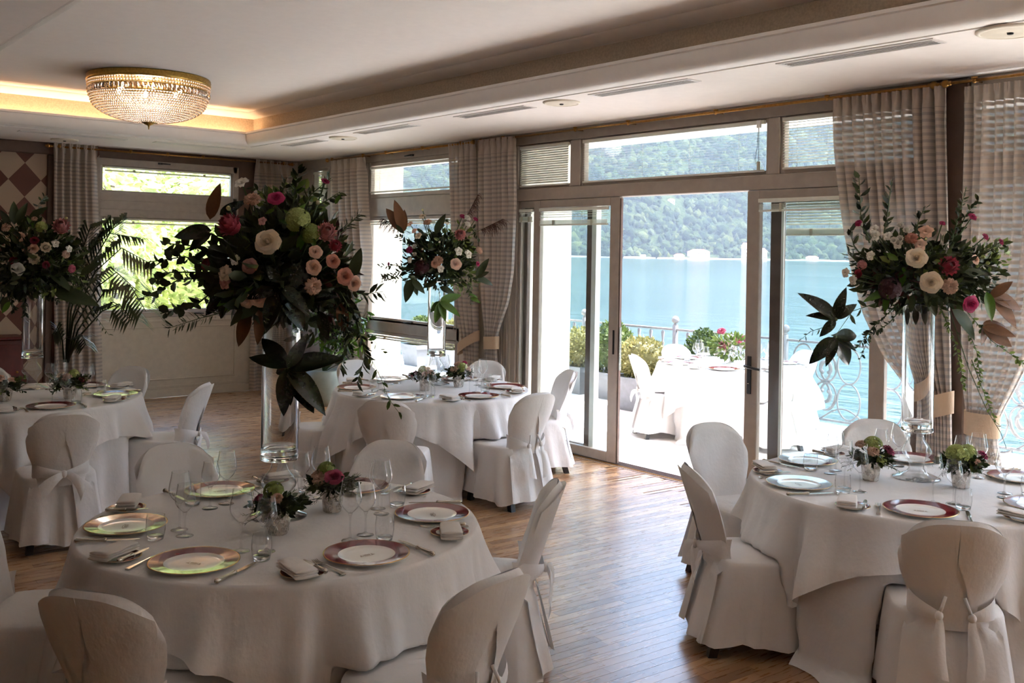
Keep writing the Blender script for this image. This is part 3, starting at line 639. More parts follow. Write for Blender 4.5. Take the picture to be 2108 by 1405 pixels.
# ---- lake, far shore
lk=MB().box((10.45,-1500,-1.62),(2200,2600,-1.5)).build('lake','water',smooth=False); struct(lk); lk.name='ground_lake'
rs=np.random.RandomState(5); D0=1350.
def ridge(az,d):   # height over the lake at depth d behind the shore
    n=.16*math.sin(az*9+1)+.10*math.sin(az*23+2)+.05*math.sin(az*47)
    return -1.4+d*(.62+.25*n)*min(1,.25+d/160)+10*math.sin(d*.02+az*30)*min(1,d/200)
def shore(az): return D0*(1+.018*math.sin(az*14+.6)+.010*math.sin(az*37))
nu,nv=160,40; vs=[];fs=[]
for j in range(nv):
    d=(j/(nv-1))**1.4*1500
    for i in range(nu):
        az=math.radians(lerp(-25,150,i/(nu-1))); r=shore(az)+d-8; vs.append((r*math.sin(az),r*math.cos(az),max(-1.6,ridge(az,d)) if j else -1.7))
for j in range(nv-1):
    for i in range(nu-1): fs.append((j*nu+i,(j+1)*nu+i,(j+1)*nu+i+1,j*nu+i+1))
hl=MB().add(vs,fs).build('hillside','forest'); struct(hl); hl.name='ground_hill'
# forest canopy: one mesh of crowns
bm=bmesh.new(); bmesh.ops.create_icosphere(bm,subdivisions=1,radius=1); iv=np.array([v.co[:] for v in bm.verts]); bm.faces.ensure_lookup_table(); bm.verts.index_update(); it=np.array([[v.index for v in f.verts] for f in bm.faces]); bm.free()
NTREE=14000; crowns=[]
HOUSES=[(1438,4,30,9,10),(1398,0,14,5,8),(1533,4,9,16,9),(1568,5,14,11,9),(1598,3,11,9,8),(1672,1,16,5,7),(1380,118,10,5,7)]   # px, depth behind the shore, width, height, depth
HAZ=[(math.atan2(ray(h[0],530).x,ray(h[0],530).y),)+h for h in HOUSES]
def clear(az,d,s): return all(abs(az-h[0])*D0>h[3]/2+s*1.8 or abs(d-6-h[2])>h[5]/2+s*1.8 for h in HAZ)
while len(crowns)<NTREE:
    az=math.radians(rs.uniform(22,76)); d=640*rs.rand()**1.2+2; s=(1+d/900)*rs.uniform(2.4,6.0)*(1+.5*(rs.rand()<.2))
    if clear(az,d,s): crowns.append((az,d,s))
VV=np.zeros((NTREE*len(iv),3)); TT=np.zeros((NTREE*len(it),3),dtype=np.int64)
for k,(az,d,s) in enumerate(crowns):
    r=shore(az)+d-6; h=ridge(az,d); jit=1+.36*rs.randn(len(iv),1); jit=np.clip(jit,.55,1.5)
    p=iv*jit*np.array([s,s,s*1.15])+np.array([r*math.sin(az),r*math.cos(az),h+s*.55]); VV[k*len(iv):(k+1)*len(iv)]=p; TT[k*len(it):(k+1)*len(it)]=it+k*len(iv)
me=bpy.data.meshes.new('forest'); me.from_pydata(VV.tolist(),[],TT.tolist()); me.materials.append(M['forest']); me.polygons.foreach_set('use_smooth',[True]*len(me.polygons)); fo=put('forest',me); tag(fo,'hazy wooded slope of tree crowns across the lake','forest',kind='stuff')
# houses and a boat at the far shore
def far(px,py,az_d):   # on the slope at a given depth behind the shore
    d=ray(px,py); az=math.atan2(d.x,d.y); r=shore(az)+az_d; return Vector((r*math.sin(az),r*math.cos(az),max(-1.4,ridge(az,az_d)))),az
def house(label,px,az_d,w_,h_,dp,floors=2):
    p,az=far(px,530,az_d); r=thing('lake_house',label,'house',p,-az)
    MB().box((-w_/2,-dp/2,-4),(w_/2,dp/2,h_)).build('walls','house_wall',r,smooth=False)
    MB().add([(-w_/2-.6,-dp/2-.6,h_),(w_/2+.6,-dp/2-.6,h_),(w_/2+.6,dp/2+.6,h_),(-w_/2-.6,dp/2+.6,h_),(-w_*.25,0,h_+h_*.42),(w_*.25,0,h_+h_*.42)],[(0,1,5,4),(1,2,5),(2,3,4,5),(3,0,4),(3,2,1,0)]).build('roof','house_roof',r,smooth=False)
    for f in range(floors):
        for k in range(3): x=(k-1)*w_*.3; MB().box((x-.6,-dp/2-.06,h_*(f+.35)/floors),(x+.6,-dp/2-.001,h_*(f+.75)/floors)).build('window','frame_dark',r,smooth=False)
house('long pale villa with low roof on the far shore seen through the open door',1438,4,30,9,10); house('small white terrace house beside the long villa on far shore',1398,0,14,5,8,1); house('tall pink house at the shoreline beside the door edge',1533,4,9,16,9,3)
house('red-roofed house at the far shore behind the lever leaf',1568,5,14,11,9); house('second red-roofed house beside dark stile on far shore',1598,3,11,9,8); house('low pale boathouse on the right part of the far shore',1672,1,16,5,7,1); house('lone red-roofed cottage high in the wooded slope',1380,118,10,5,7,1)
p,az=far(1323,528,-60); bt=thing('motor_boat','small white motor boat near the far shore','boat',(p.x,p.y,-1.5),-az)
b=MB(); b.grid(lambda u,v:((u-.5)*18*(1-.12*v if u<.5 else 1),(2.4*(1-(2*u-1)**4)*(1 if v>.4 else .7))*(1 if False else -1),v*2.4),12,4); b.grid(lambda u,v:((u-.5)*18,2.4*(1-(2*u-1)**4)*(1 if v>.4 else .7),v*2.4),12,4); b.box((-8,-2,1.9),(8,2,2.1)); b.build('hull','boat',bt); MB().bbox((-3,-1.6,2),(4,1.6,5),.4).build('cabin','boat',bt,smooth=False)
# shoreline wall
b=MB(); vs=[];fs=[]
for i in range(60):
    az=math.radians(lerp(22,76,i/59)); r=shore(az)-10; vs+=[(r*math.sin(az),r*math.cos(az),-1.55),(r*math.sin(az),r*math.cos(az),.6+.5*math.sin(i*1.7)),((r+14)*math.sin(az),(r+14)*math.cos(az),1.0)]
for i in range(59): fs+=[(i*3,i*3+1,i*3+4,i*3+3),(i*3+1,i*3+2,i*3+5,i*3+4)]
sw=b.add(vs,fs).build('shore_bank','shore'); struct(sw); sw.name='ground_shore'
# haze over the water
hz=MB().box((40,-1600,-1.49),(3200,3000,900)).build('lake_haze','white_plastic',smooth=False); t=NT('haze'); t.n.remove(t.b); sc=t.node('ShaderNodeVolumeScatter'); sc.inputs['Color'].default_value=(.72,.84,1,1); sc.inputs['Density'].default_value=HAZE; sc.inputs['Anisotropy'].default_value=.2; t.link(sc.outputs[0],t.out.inputs['Volume']); hz.data.materials.clear(); hz.data.materials.append(t.m); tag(hz,'bluish summer haze lying over the lake','haze',kind='stuff')
# ------------------------------------------------------------------ leaf helpers
def leaf_quads(b,pos,dirs,size,rnd,mi=0,asp=.5):
    # simple folded pointed leaf: 6 verts 4 tris
    d=dirs.normalized(); a=d.cross(Vector((rnd.uniform(-1,1),rnd.uniform(-1,1),rnd.uniform(-.2,1)))); 
    if a.length<1e-4: a=d.orthogonal()
    a.normalize(); n=d.cross(a); w=size*asp*.5
    b.add([pos,pos+d*size*.3+a*w*.85+n*w*.3,pos+d*size*.68+a*w*.8+n*w*.25,pos+d*size-n*size*.06,pos+d*size*.68-a*w*.8+n*w*.25,pos+d*size*.3-a*w*.85+n*w*.3,pos+d*size*.5],[(0,1,6),(1,2,6),(2,3,6),(3,4,6),(4,5,6),(5,0,6)],mi)
def rv(rnd): 
    while True:
        v=Vector((rnd.uniform(-1,1),rnd.uniform(-1,1),rnd.uniform(-1,1)))
        if .05<v.length<1: return v.normalized()
# ---- terrace planters
def planter(label,c,w_,h_,sh,sw_,sz,mat,seed,round_=False,group=None):
    r=thing('potted_shrub',label,'potted plant',(c[0],c[1],ZTER)); b=MB(); t=w_/2; k=.78
    def ringz(s,z): return [(-s,-s,z),(s,-s,z),(s,s,z),(-s,s,z)]
    rings=[ringz(t*k,0),ringz(t*.98,h_-.07),ringz(t*1.06,h_-.068),ringz(t*1.06,h_),ringz(t*.92,h_),ringz(t*.9,h_-.05)]
    vs=[p for q in rings for p in q]; fs=[(i*4+j,i*4+(j+1)%4,i*4+4+(j+1)%4,i*4+4+j) for i in range(5) for j in range(4)]+[(3,2,1,0)]
    b.add(vs,fs).build('pot','plant_box',r,smooth=False); MB().box((-t*.9,-t*.9,h_-.09),(t*.9,t*.9,h_-.05)).build('soil','soil',r,smooth=False)
    rnd=random.Random(seed); b=MB(); cz=h_+sz/2-.04
    for _ in range(1500):
        v=rv(rnd); q=rnd.uniform(.82,1.03); e=Vector((v.x*sw_/2*q,v.y*sw_/2*q,v.z*sz/2*q))
        if not round_: e.x*=1-.25*max(0,v.z); e.y*=1-.25*max(0,v.z)
        leaf_quads(b,e+Vector((0,0,cz)),v+rv(rnd)*.8,rnd.uniform(.035,.06),rnd,0,.6)
    b.ico((0,0,cz),1,2,0,(sw_/2*.84,sw_/2*.84,sz/2*.84)); o=b.build('foliage',mat,r); o['kind']='stuff'
    MB().tube([(0,0,h_-.08),(0,0,cz)],.02,6).build('trunk','bark',r)
for lab,(px,py),w_,h_,sw_,sz,mat,rd in (('clipped dark green shrub in square grey pot behind the sliding leaf',(1262,804),.50,.36,.60,.72,'box_green',0),('golden round clipped bush in broad grey pot beside terrace chair',(1322,816),.62,.42,.62,.52,'box_gold',1),('green clipped shrub in grey pot behind the terrace table',(1450,845),.5,.4,.56,.66,'box_green',0),('golden round bush in grey pot at the stone pier',(1196,800),.46,.38,.52,.56,'box_gold',1),('small golden bush in pot seen right of terrace table',(1562,868),.36,.34,.38,.4,'box_gold',1),('green bush in grey pot seen through the low side pane',(866,765),.5,.36,.55,.5,'box_green',0),('second green bush in pot seen low beside the vase',(936,772),.5,.36,.55,.5,'box_gold',0)):
    c=onx(px,700,9.25 if px==1322 else 9.66) if px!=1562 else Vector((9.84,7.33,0))
    planter(lab,c,w_,h_,0,sw_,sz,mat,int(px),bool(rd))
# ---- garden trees beyond the far window
def tree(label,base,hgt,rx,rz,nl,seed,lean=(0,0)):
    rnd=random.Random(seed); r=thing('garden_tree',label,'tree',base); b=MB(); top=Vector((lean[0],lean[1],hgt*.75)); pts=[Vector((0,0,0)),Vector((lean[0]*.2,lean[1]*.2,hgt*.3)),top*.75,top]; b.tube(pts,[.16,.12,.08,.03],8); ends=[]
    for k in range(12):
        t=rnd.uniform(.3,.95); s=top*t; v=rv(rnd); v.z=abs(v.z)*.5; e=s+Vector((v.x*rx*.8,v.y*rx*.8,v.z*rz)); b.tube([s,(s+e)/2+Vector((0,0,.15)),e],[.04,.025,.008],5); ends.append(e); ends.append((s+e)/2)
    b.build('trunk','bark',r); b=MB()
    for _ in range(nl):
        e=rnd.choice(ends); v=rv(rnd); q=rnd.random()**.5; p=e+Vector((v.x*rx*.5*q,v.y*rx*.5*q,v.z*rz*.42*q)); leaf_quads(b,p,Vector((v.x,v.y,-.35))+rv(rnd)*.5,rnd.uniform(.13,.24),rnd,0,.45)
    o=b.build('leaves','tree_green',r); o['kind']='stuff'
for lab,b_,h,rx,rz,n,sd in (('bright green leafy tree right outside the garden window',(5.2,16.2,-.25),4.2,1.7,1.6,5200,1),('sunlit leafy tree overlapping the garden window edge',(7.4,17.5,-.25),4.4,1.9,1.7,5200,2),('taller sunlit tree further back in the garden',(6.4,21.5,-.25),6.0,2.6,2.4,6000,3),('broad sunlit tree at the back of the garden',(9.6,22.5,-.25),6.2,2.8,2.6,6000,4),('low leafy shrub-like tree under the garden window view',(6.3,18.6,-.25),2.2,1.9,1.2,4200,5)): tree(lab,b_,h,rx,rz,n,sd)

# tree at the terrace edge beside the frame: its crown gives the dappled shade on the terrace table
tr=thing('terrace_tree','leafy tree leaning over the terrace edge that shades the terrace table','tree',(9.5,1.2,ZTER)); rnd=random.Random(31); b=MB(); cc0=Vector((1.75,3.75,5.55)); b.tube([(0,0,0),(.1,.4,1.6),(.7,1.7,3.4),(1.4,3.0,4.9),cc0],[.17,.15,.12,.08,.04],8); ends=[]
for k in range(16):
    s_=Vector((.7,1.7,3.4)).lerp(cc0,rnd.uniform(.35,1)); v=rv(rnd); e=cc0+Vector((v.x*1.5,v.y*1.7,v.z*.7)); b.tube([s_,(s_+e)/2+Vector((0,0,.1)),e],[.04,.025,.008],5); ends+=[e,(s_+e)/2]
b.build('trunk','bark',tr); b=MB()
for _ in range(4200):
    v=rv(rnd); q=rnd.random()**.45; p=cc0+Vector((v.x*1.75*q,v.y*1.95*q,v.z*.85*q)); leaf_quads(b,p,Vector((v.x,v.y,-.3))+rv(rnd)*.6,rnd.uniform(.13,.22),rnd,0,.5)
o=b.build('leaves','box_green',tr); o['kind']='stuff'
# ------------------------------------------------------------------ tables and cloths
RTAB=.80; ZTAB=.76
TBL={1:(1.95,3.82),2:(4.86,2.60),3:(4.84,6.85),4:(2.0,8.1),5:(8.8,6.8)}
TNAME={1:'table with the dark magnolia-draped vase',2:'table with the vine-trailing bouquet',3:'table with the feathery-grass bouquet',4:'table beside the potted palm',5:'sunny terrace table'}
TSHORT={1:'magnolia-vase table',2:'vine-bouquet table',3:'feather-grass table',4:'table by the palm',5:'terrace table'}
OVA={1:.62,2:.50,3:.62,4:.5,5:.4}   # rotation of the square top cloth
HC=.875
# (table, top-of-back pixel or None, angle, variant, extra turn, label)
CL='white cotton covered chair '
CHAIRS=[(1,(172,1213),None,0,0,'with its back to the magnolia-vase table front, left of sash-knotted one'),(1,(1030,1178),None,1,6,'with parted sashes, cover pleat open, at the magnolia-vase table'),(1,(1146,990),None,2,-20,'seen edge-on at the magnolia-vase table, facing the mauve rose posy'),(1,(812,905),None,0,0,'between magnolia-vase table and feather-grass table, facing the mauve rose posy'),(1,(353,912),None,0,0,'at the magnolia-vase table, close to the palm-side table'),(1,None,152,1,0,'with only its seat showing at the magnolia-vase table'),
 (2,(1415,955),None,0,-6,'with trailing bow tail at the vine-bouquet table near open door'),(2,(1460,869),None,0,-14,'at the vine-bouquet table right in front of the open doorway'),(2,(1975,1070),None,1,0,'with two hanging sash tails at the vine-bouquet table'),(2,(1800,862),None,0,0,'behind the green hydrangea posy at the vine-bouquet table'),(2,None,-30,0,0,'tucked in below the outer drape at the vine-bouquet table'),(2,None,-88,0,0,'beside the sash-tailed chair at the vine-bouquet table'),
 (3,(790,822),None,0,0,'back to back with the magnolia-vase table, at the feather-grass table'),(3,(1112,807),None,1,0,'with bright folds and parted sashes at the feather-grass table'),(3,(1176,761),None,0,-8,'beside the glazed sliding leaf at the feather-grass table'),(3,(727,740),None,0,0,'behind the trailing vine tip at the feather-grass table'),(3,None,150,0,0,'seen through the glass magnolia vase at the feather-grass table'),(3,None,30,0,0,'below the tied drapes at the feather-grass table'),
 (4,(137,848),None,0,0,'with big bow at the back, at the table by the palm'),(4,(425,787),None,2,-6,'turned sideways on open floor at the table by the palm'),(4,(278,753),None,0,0,'nearest the garden window panelling at the table by the palm'),(4,None,92,0,0,'behind the shaded bouquet at the table by the palm'),
 (5,(1330,728),None,0,0,'in sunlight on the terrace beside the golden bush'),(5,(1393,709),None,2,0,'on the terrace between round bush and green shrub'),(5,(1632,750),None,2,8,'on the terrace with loose bow, behind the lever door leaf'),(5,(1645,721),None,0,0,'on the terrace against the scrolled railing')]
PLACED=[]
for ti,pxy,ang,var,turn,lab in CHAIRS:
    cx,cy=TBL[ti]; zf=0 if ti<5 else ZTER
    if pxy:
        q=onz(pxy[0],pxy[1],HC+zf); dx,dy=cx-q.x,cy-q.y; a=math.atan2(dy,dx)+math.radians(turn); px_,py_=q.x+.335*math.cos(a),q.y+.335*math.sin(a)
        dist=math.hypot(px_-cx,py_-cy)
        if dist<.80: k=.80/max(dist,.01); px_,py_=cx+(px_-cx)*k,cy+(py_-cy)*k
    else:
        a=math.radians(ang)+PI; px_,py_=cx-.93*math.cos(a),cy-.93*math.sin(a)
    PLACED.append((ti,px_,py_,a,var,lab))
def press(mb,ti,rot,zt,gap):
    # where a chair is pushed in, the hanging cloth lies over its seat and falls again before it
    cx,cy=TBL[ti]; cr,sr=math.cos(rot),math.sin(rot); chs=[(x,y,math.cos(a),math.sin(a)) for t,x,y,a,v,l in PLACED if t==ti]; out=[]
    for (x,y,z) in mb.v:
        wx,wy=cx+x*cr-y*sr,cy+x*sr+y*cr
        if z<zt:
            for qx,qy,ca_,sa_ in chs:
                dx,dy=wx-qx,wy-qy; ly=dx*ca_+dy*sa_; lx=dx*sa_-dy*ca_; d=max(0,(.445-z)/.385); hx=.226+.042*d; yf=.24+.05*d+gap
                if abs(lx)<hx+.04 and -.32<ly<yf:
                    w=1-ss(hx-.03,hx+.012,abs(lx)); e=zt-z; run=max(0,.24+gap-ly)
                    if e<=run: ny,nz=ly+e,zt
                    else: nz=max(.012,zt-(e-run)); ny=.24+.05*max(0,(.445-nz)/.385)+gap
                    ly2=lerp(ly,ny,w); z=lerp(z,nz,w); wx+=(ly2-ly)*ca_; wy+=(ly2-ly)*sa_; break
        rx,ry=wx-cx,wy-cy; out.append((rx*cr+ry*sr,-rx*sr+ry*cr,z))
    mb.v=out; return mb
def under_cloth(seed,zf):
    rnd=random.Random(seed); n=240; nv=44; ph=[rnd.uniform(0,6.28) for _ in range(6)]
    fr=[(13,.5),(17,.35),(23,.3),(29,.16),(7,.25)]
    def fn(u,v):
        a=2*PI*u; w=sum(k*math.sin(f*a+ph[i]+.6*v) for i,(f,k) in enumerate(fr)); d=v; r=RTAB+.004+.05*d+.055*d**.8*w*.8+(.05*ss(.93,1,v)*(1+.7*w))
        z=lerp(.735,zf+.004,min(1,v*1.0)); return (r*math.cos(a),r*math.sin(a),z)
    b=MB(); b.grid(fn,n,nv,wrap=True); return b
def over_cloth(seed,a_sq=1.04):
    rnd=random.Random(seed); n=240; ph=[rnd.uniform(0,6.28) for _ in range(6)]; z0=ZTAB
    def rsq(a):
        # rounded square radius
        c,s=abs(math.cos(a)),abs(math.sin(a)); return a_sq/((c**9+s**9)**(1/9))
    vs=[(0,0,z0)];fs=[]; rings=[.2,.45,.7,.9,.985]
    R=RTAB+.008
    nd=30
    for r in rings: vs+=[(R*r*math.cos(2*PI*k/n),R*r*math.sin(2*PI*k/n),z0-(.0 if r<.95 else .002)) for k in range(n)]
    for j in range(nd+1):
        t=j/nd
        for k in range(n):
            a=2*PI*k/n; D=rsq(a)-R; D*=1+.02*math.sin(5*a+ph[0]); s=D*t
            corner=ss(.25,.62,D); f=6
            w=math.sin(11*a+ph[1]+.8*math.sin(3*a))*.6+math.sin(19*a+ph[2]+math.sin(2*a))*.45+.25*math.sin(33*a+ph[3])
            # corner folds: deep vertical pleats
            wc=math.sin(26*a+ph[4])*.7+.5*math.sin(18*a+ph[5])
            dep=min(1,s/.25); amp=.058*w*min(1,s/.34)**1.1+.062*wc*corner*min(1,s/.35)+.006*math.sin(51*a+3*s+ph[2])*dep
            flare=.02+.17*s
            bend=.012*(1-math.exp(-s/.012))
            r=R+bend+flare*dep+amp
            z=z0-.006*(1-math.exp(-s/.006))-max(0,s-.004)*.985
            vs.append((r*math.cos(a),r*math.sin(a),max(z,.012)))
    nr=len(rings)+nd+1
    for k in range(n): fs.append((0,1+k,1+(k+1)%n))
    for i in range(nr-1):
        for k in range(n): l=(k+1)%n; fs.append((1+i*n+k,1+(i+1)*n+k,1+(i+1)*n+l,1+i*n+l))
    return MB().add(vs,fs)
for i,(x,y) in TBL.items():
    zf=0 if i<5 else ZTER
    t=thing('banquet_table','round wooden banquet table under the cloths of the '+TSHORT[i],'table',(x,y,zf),0,'round banquet tables')
    MB().lathe([(0,.725),(RTAB-.02,.725),(RTAB-.005,.73),(RTAB-.005,.752),(0,.752)],48).build('tabletop','leg_wood',t)
    for k in range(4):
        a=PI/4+k*PI/2; MB().tube([(.5*math.cos(a),.5*math.sin(a),0),(.42*math.cos(a),.42*math.sin(a),.725)],[.02,.025],8).build('leg','leg_wood',t)
    MB().lathe([(.1,.70),(.1,.725),(0,.725)],16).build('hub','leg_wood',t)
    u=press(under_cloth(i*3+1,0.0),i,0,.472,.022); o=u.build('floor_length_tablecloth','cotton_inner',loc=(x,y,zf)); tag(o,'floor-length white tablecloth in folds under the top cloth of the '+TSHORT[i],'tablecloth','floor-length tablecloths')
    o=press(over_cloth(i*7+2,1.04 if i!=5 else 1.13),i,OVA[i],.479,.01).build('square_tablecloth','cotton',loc=(x,y,zf)); o.rotation_euler=(0,0,OVA[i]); tag(o,'square white top cloth with hanging corners on the '+TSHORT[i],'tablecloth','square top cloths')

# ------------------------------------------------------------------ covered chairs
def wprof(v):  # half width of the back from seat (0) to top (1)
    return interp(v,[(0,.185),(.12,.155),(.24,.152),(.4,.175),(.58,.202),(.76,.214),(1,.206)])
def back_y(z): return -.205-.135*max(0,(z-.42)/.45)**1.15
def backpt(u,v,side,off=0):
    # u -1..1, v 0..1, side +1 front / -1 rear
    zlow=.40; top=HC-.088*abs(u)**3.4; z=zlow+(top-zlow)*v; x=u*wprof(v)*(1-.10*ss(.8,1,v)*abs(u)**2)
    th=.030*max(0,1-abs(u)**5)**.5*max(.0,1-ss(.93,1.0,v))**.6
    y=back_y(z)+.055*(abs(u)**2.2)+side*th
    return Vector((x,y-off if side<0 else y+off,z))
def seatring(t,z,seed,ph):
    # rounded rectangle outline, flaring to the hem
    d=max(0,(.445-z)/.385); n=5.0; c,s=math.cos(t),math.sin(t)
    q=(abs(c)**n+abs(s)**n)**(-1/n); hx=.222+.036*d; y0,y1=-.205-.10*d,.235+.045*d
    w=(.012*math.sin(9*t+ph[0])+.012*math.sin(14*t+ph[1])+.007*math.sin(23*t+ph[2]))*d**.8
    return Vector(((hx+w)*q*c,(y0+y1)/2+((y1-y0)/2+w)*q*s,z))
def strip(b,pts,wd,side,n=3,wave=0):
    # ribbon along pts, half width vector list
    m=len(pts); vs=[];fs=[]
    for i,p in enumerate(pts):
        for k in range(n):
            s=(k/(n-1)-.5)*2; vs.append(Vector(p)+Vector(side[i])*(wd[i]*s)+Vector((0,-wave*math.cos(s*PI*.5)*(1 if wd[i]>.02 else .3),0)))
    for i in range(m-1):
        for k in range(n-1): fs.append((i*n+k,i*n+k+1,(i+1)*n+k+1,(i+1)*n+k))
    b.add(vs,fs)
def bez(p,q,r,s,n=9):
    p,q,r,s=map(Vector,(p,q,r,s)); o=[]
    for i in range(n): t=i/(n-1); o.append(p*(1-t)**3+q*3*t*(1-t)**2+r*3*t*t*(1-t)+s*t**3)
    return o
def make_chair(seed,bow):
    rnd=random.Random(seed); ph=[rnd.uniform(0,6.28) for _ in range(8)]
    P={}
    # seat + skirt
    b=MB(); n=72; zs=[.06,.12,.2,.28,.36,.41,.435,.449,.455]
    vs=[];fs=[]
    for j,z in enumerate(zs):
        sh=1-.0*j
        for k in range(n):
            t=2*PI*k/n; p=seatring(t,z,seed,ph)
            if z>.44: p.x*=(.985 if z<.452 else .955); p.y=(p.y-.015)*(.985 if z<.452 else .955)+.015
            if j==0: p.z+=.012*math.sin(3*t+ph[3])+.008*math.sin(7*t+ph[4])
            vs.append(p)
    for r in (.75,.45,.18):
        for k in range(n): t=2*PI*k/n; p=seatring(t,.455,seed,ph); vs.append(Vector((p.x*r,(p.y-.015)*r+.015,.455+.012*(1-r)**.5+.004*math.sin(5*t+r*9)*r)))
    vs.append(Vector((0,.015,.468))); rows=len(zs)+3
    for i in range(rows-1):
        for k in range(n): l=(k+1)%n; fs.append((i*n+k,i*n+l,(i+1)*n+l,(i+1)*n+k))
    for k in range(n): fs.append(((rows-1)*n+k,(rows-1)*n+(k+1)%n,len(vs)-1))
    P['seat_cover']=(b.add(vs,fs).mesh('seat_cover','cotton'))
    # back sleeve
    b=MB()
    def wr(u,v): return .004*math.sin(9*u+6*v+ph[5])+.003*math.sin(17*v+4*u*u+ph[6])
    def q(u,v,side):
        p=backpt(u*2-1,v,side); p.y+=wr(u,v)*(side)*(1-abs(u*2-1)**6); return p
    b.grid(lambda u,v:q(u,v,1),25,22); b.grid(lambda u,v:q(1-u,v,-1),25,22)
    P['back_cover']=b.mesh('back_cover','cotton')
    # rear panel flaps with inverted pleat
    fl=[]
    for s in (-1,1):
        b=MB()
        def fn(u,v,s=s):
            tp=HC-.088*(u*.975)**3.4-.011; z=lerp(tp,.075,v)
            xin=interp(z,[(.06,.085),(.3,.066),(.46,.05),(.52,.054),(.60,.036),(.70,.0),(.9,.0)])+.0015
            if z>.40:
                vv=(z-.40)/(HC-.40); xo=wprof(vv)*.975*(1-.10*ss(.8,1,vv)*.95) ; x=lerp(xin,xo,u); uu=min(.985,x/wprof(vv)); th=.030*max(0,1-uu**5)**.5; y=back_y(z)+.055*uu**2.2-th-.010
                pass
            else:
                k=(.40-z)/.34; xo=lerp(.19,.235,k); x=lerp(xin,xo,u); y=lerp(back_y(.40)-.036,-.325,k)+.05*(x/.24)**2.5*(1-.3*k)-.010
                y-=.014*k*math.sin(10*x/.24+ph[0]+s)
            return Vector((s*x,y,z))
        b.grid(fn if s>0 else (lambda u,v:fn(1-u,v)),12,30); fl.append(b.mesh('back_flap','cotton'))
    P['flaps']=fl
    # sash
    sp=[]
    y0=-.262
    if bow=='center':
        kx=0
        for s in (-1,1):
            b=MB(); pts=bez((s*.166,-.15,.50),(s*.172,-.24,.505),(s*.10,y0-.01,.50),(s*.006,y0-.022,.485),10); strip(b,pts,[lerp(.052,.016,i/9) for i in range(10)],[(0,0,1)]*10,5,.008); sp.append(('sash_band',b.mesh('sash_band','cotton')))
            b=MB(); e=(s*rnd.uniform(.10,.16),y0-.05,rnd.uniform(.33,.40)); pts=bez((0,y0-.03,.485),(s*.05,y0-.06,.475),(s*.09,y0-.06,.43),e,9); strip(b,pts,[lerp(.014,.045,min(1,i/6)) for i in range(9)],[(s*.25,0,.97)]*9,4,.012); sp.append(('sash_tail',b.mesh('sash_tail','cotton')))
        b=MB(); b.ico((0,y0-.03,.485),.02,2,0,(1,.8,1.2)); sp.append(('knot',b.mesh('knot','cotton')))
    else:
        for s in (-1,1):
            kx=s*.062
            b=MB(); pts=bez((s*.166,-.15,.50),(s*.174,-.24,.50),(s*.12,y0-.012,.49),(kx,y0-.022,.475),10); strip(b,pts,[lerp(.055,.016,i/9) for i in range(10)],[(0,0,1)]*10,5,.008); sp.append(('sash_band',b.mesh('sash_band','cotton')))
            b=MB(); pts=bez((kx,y0-.03,.475),(kx-s*.01,y0-.05,.42),(kx+s*.02,y0-.075,.34),(kx+s*rnd.uniform(-.01,.05),y0-.085,rnd.uniform(.22,.28)),9); strip(b,pts,[lerp(.012,.036,min(1,i/7)) for i in range(9)],[(.95,0,.3*s)]*9,4,.012); sp.append(('sash_tail',b.mesh('sash_tail','cotton')))
            b=MB(); b.tube([(s*.036,y0-.014,.55),(s*.05,y0-.026,.51),(kx,y0-.03,.48)],.007,6); b.ico((kx,y0-.03,.475),.017,2,0,(1,.8,1.2)); sp.append(('knot',b.mesh('knot','cotton')))
    P['sash']=sp
    lg=[]
    for sx in (-1,1):
        for sy,(a,c) in ((1,((.15,.17),(.195,.215))),(-1,((.14,-.13),(.185,-.245)))):
            b=MB(); x0,y0_=a; x1,y1=c; h=.021; g=.026
            b.add([(sx*x1-h,y1-h,0),(sx*x1+h,y1-h,0),(sx*x1+h,y1+h,0),(sx*x1-h,y1+h,0),(sx*x0-g,y0_-g,.40),(sx*x0+g,y0_-g,.40),(sx*x0+g,y0_+g,.40),(sx*x0-g,y0_+g,.40)],[(3,2,1,0),(4,5,6,7),(0,1,5,4),(1,2,6,5),(2,3,7,6),(3,0,4,7)]); lg.append(b.mesh('leg','leg_wood',False))
    P['legs']=lg; return P
CH=[make_chair(11,'center'),make_chair(23,'double'),make_chair(37,'center')]
def place_chair(x,y,face,var,label,group,zf=0):
    P=CH[var]; r=thing('covered_chair',label,'chair',(x,y,zf),face-PI/2,group)
    put('seat_cover',P['seat_cover'],r); bc=put('back_cover',P['back_cover'],r)
    for m in P['flaps']: put('back_flap',m,bc)
    for n,m in P['sash']: put(n,m,r)
    for m in P['legs']: put('leg',m,r)
    return r
for ti,px_,py_,a,var,lab in PLACED:
    zf=0 if ti<5 else ZTER
    place_chair(px_,py_,a,var,CL+lab,'covered chairs at the '+TSHORT[ti],zf)
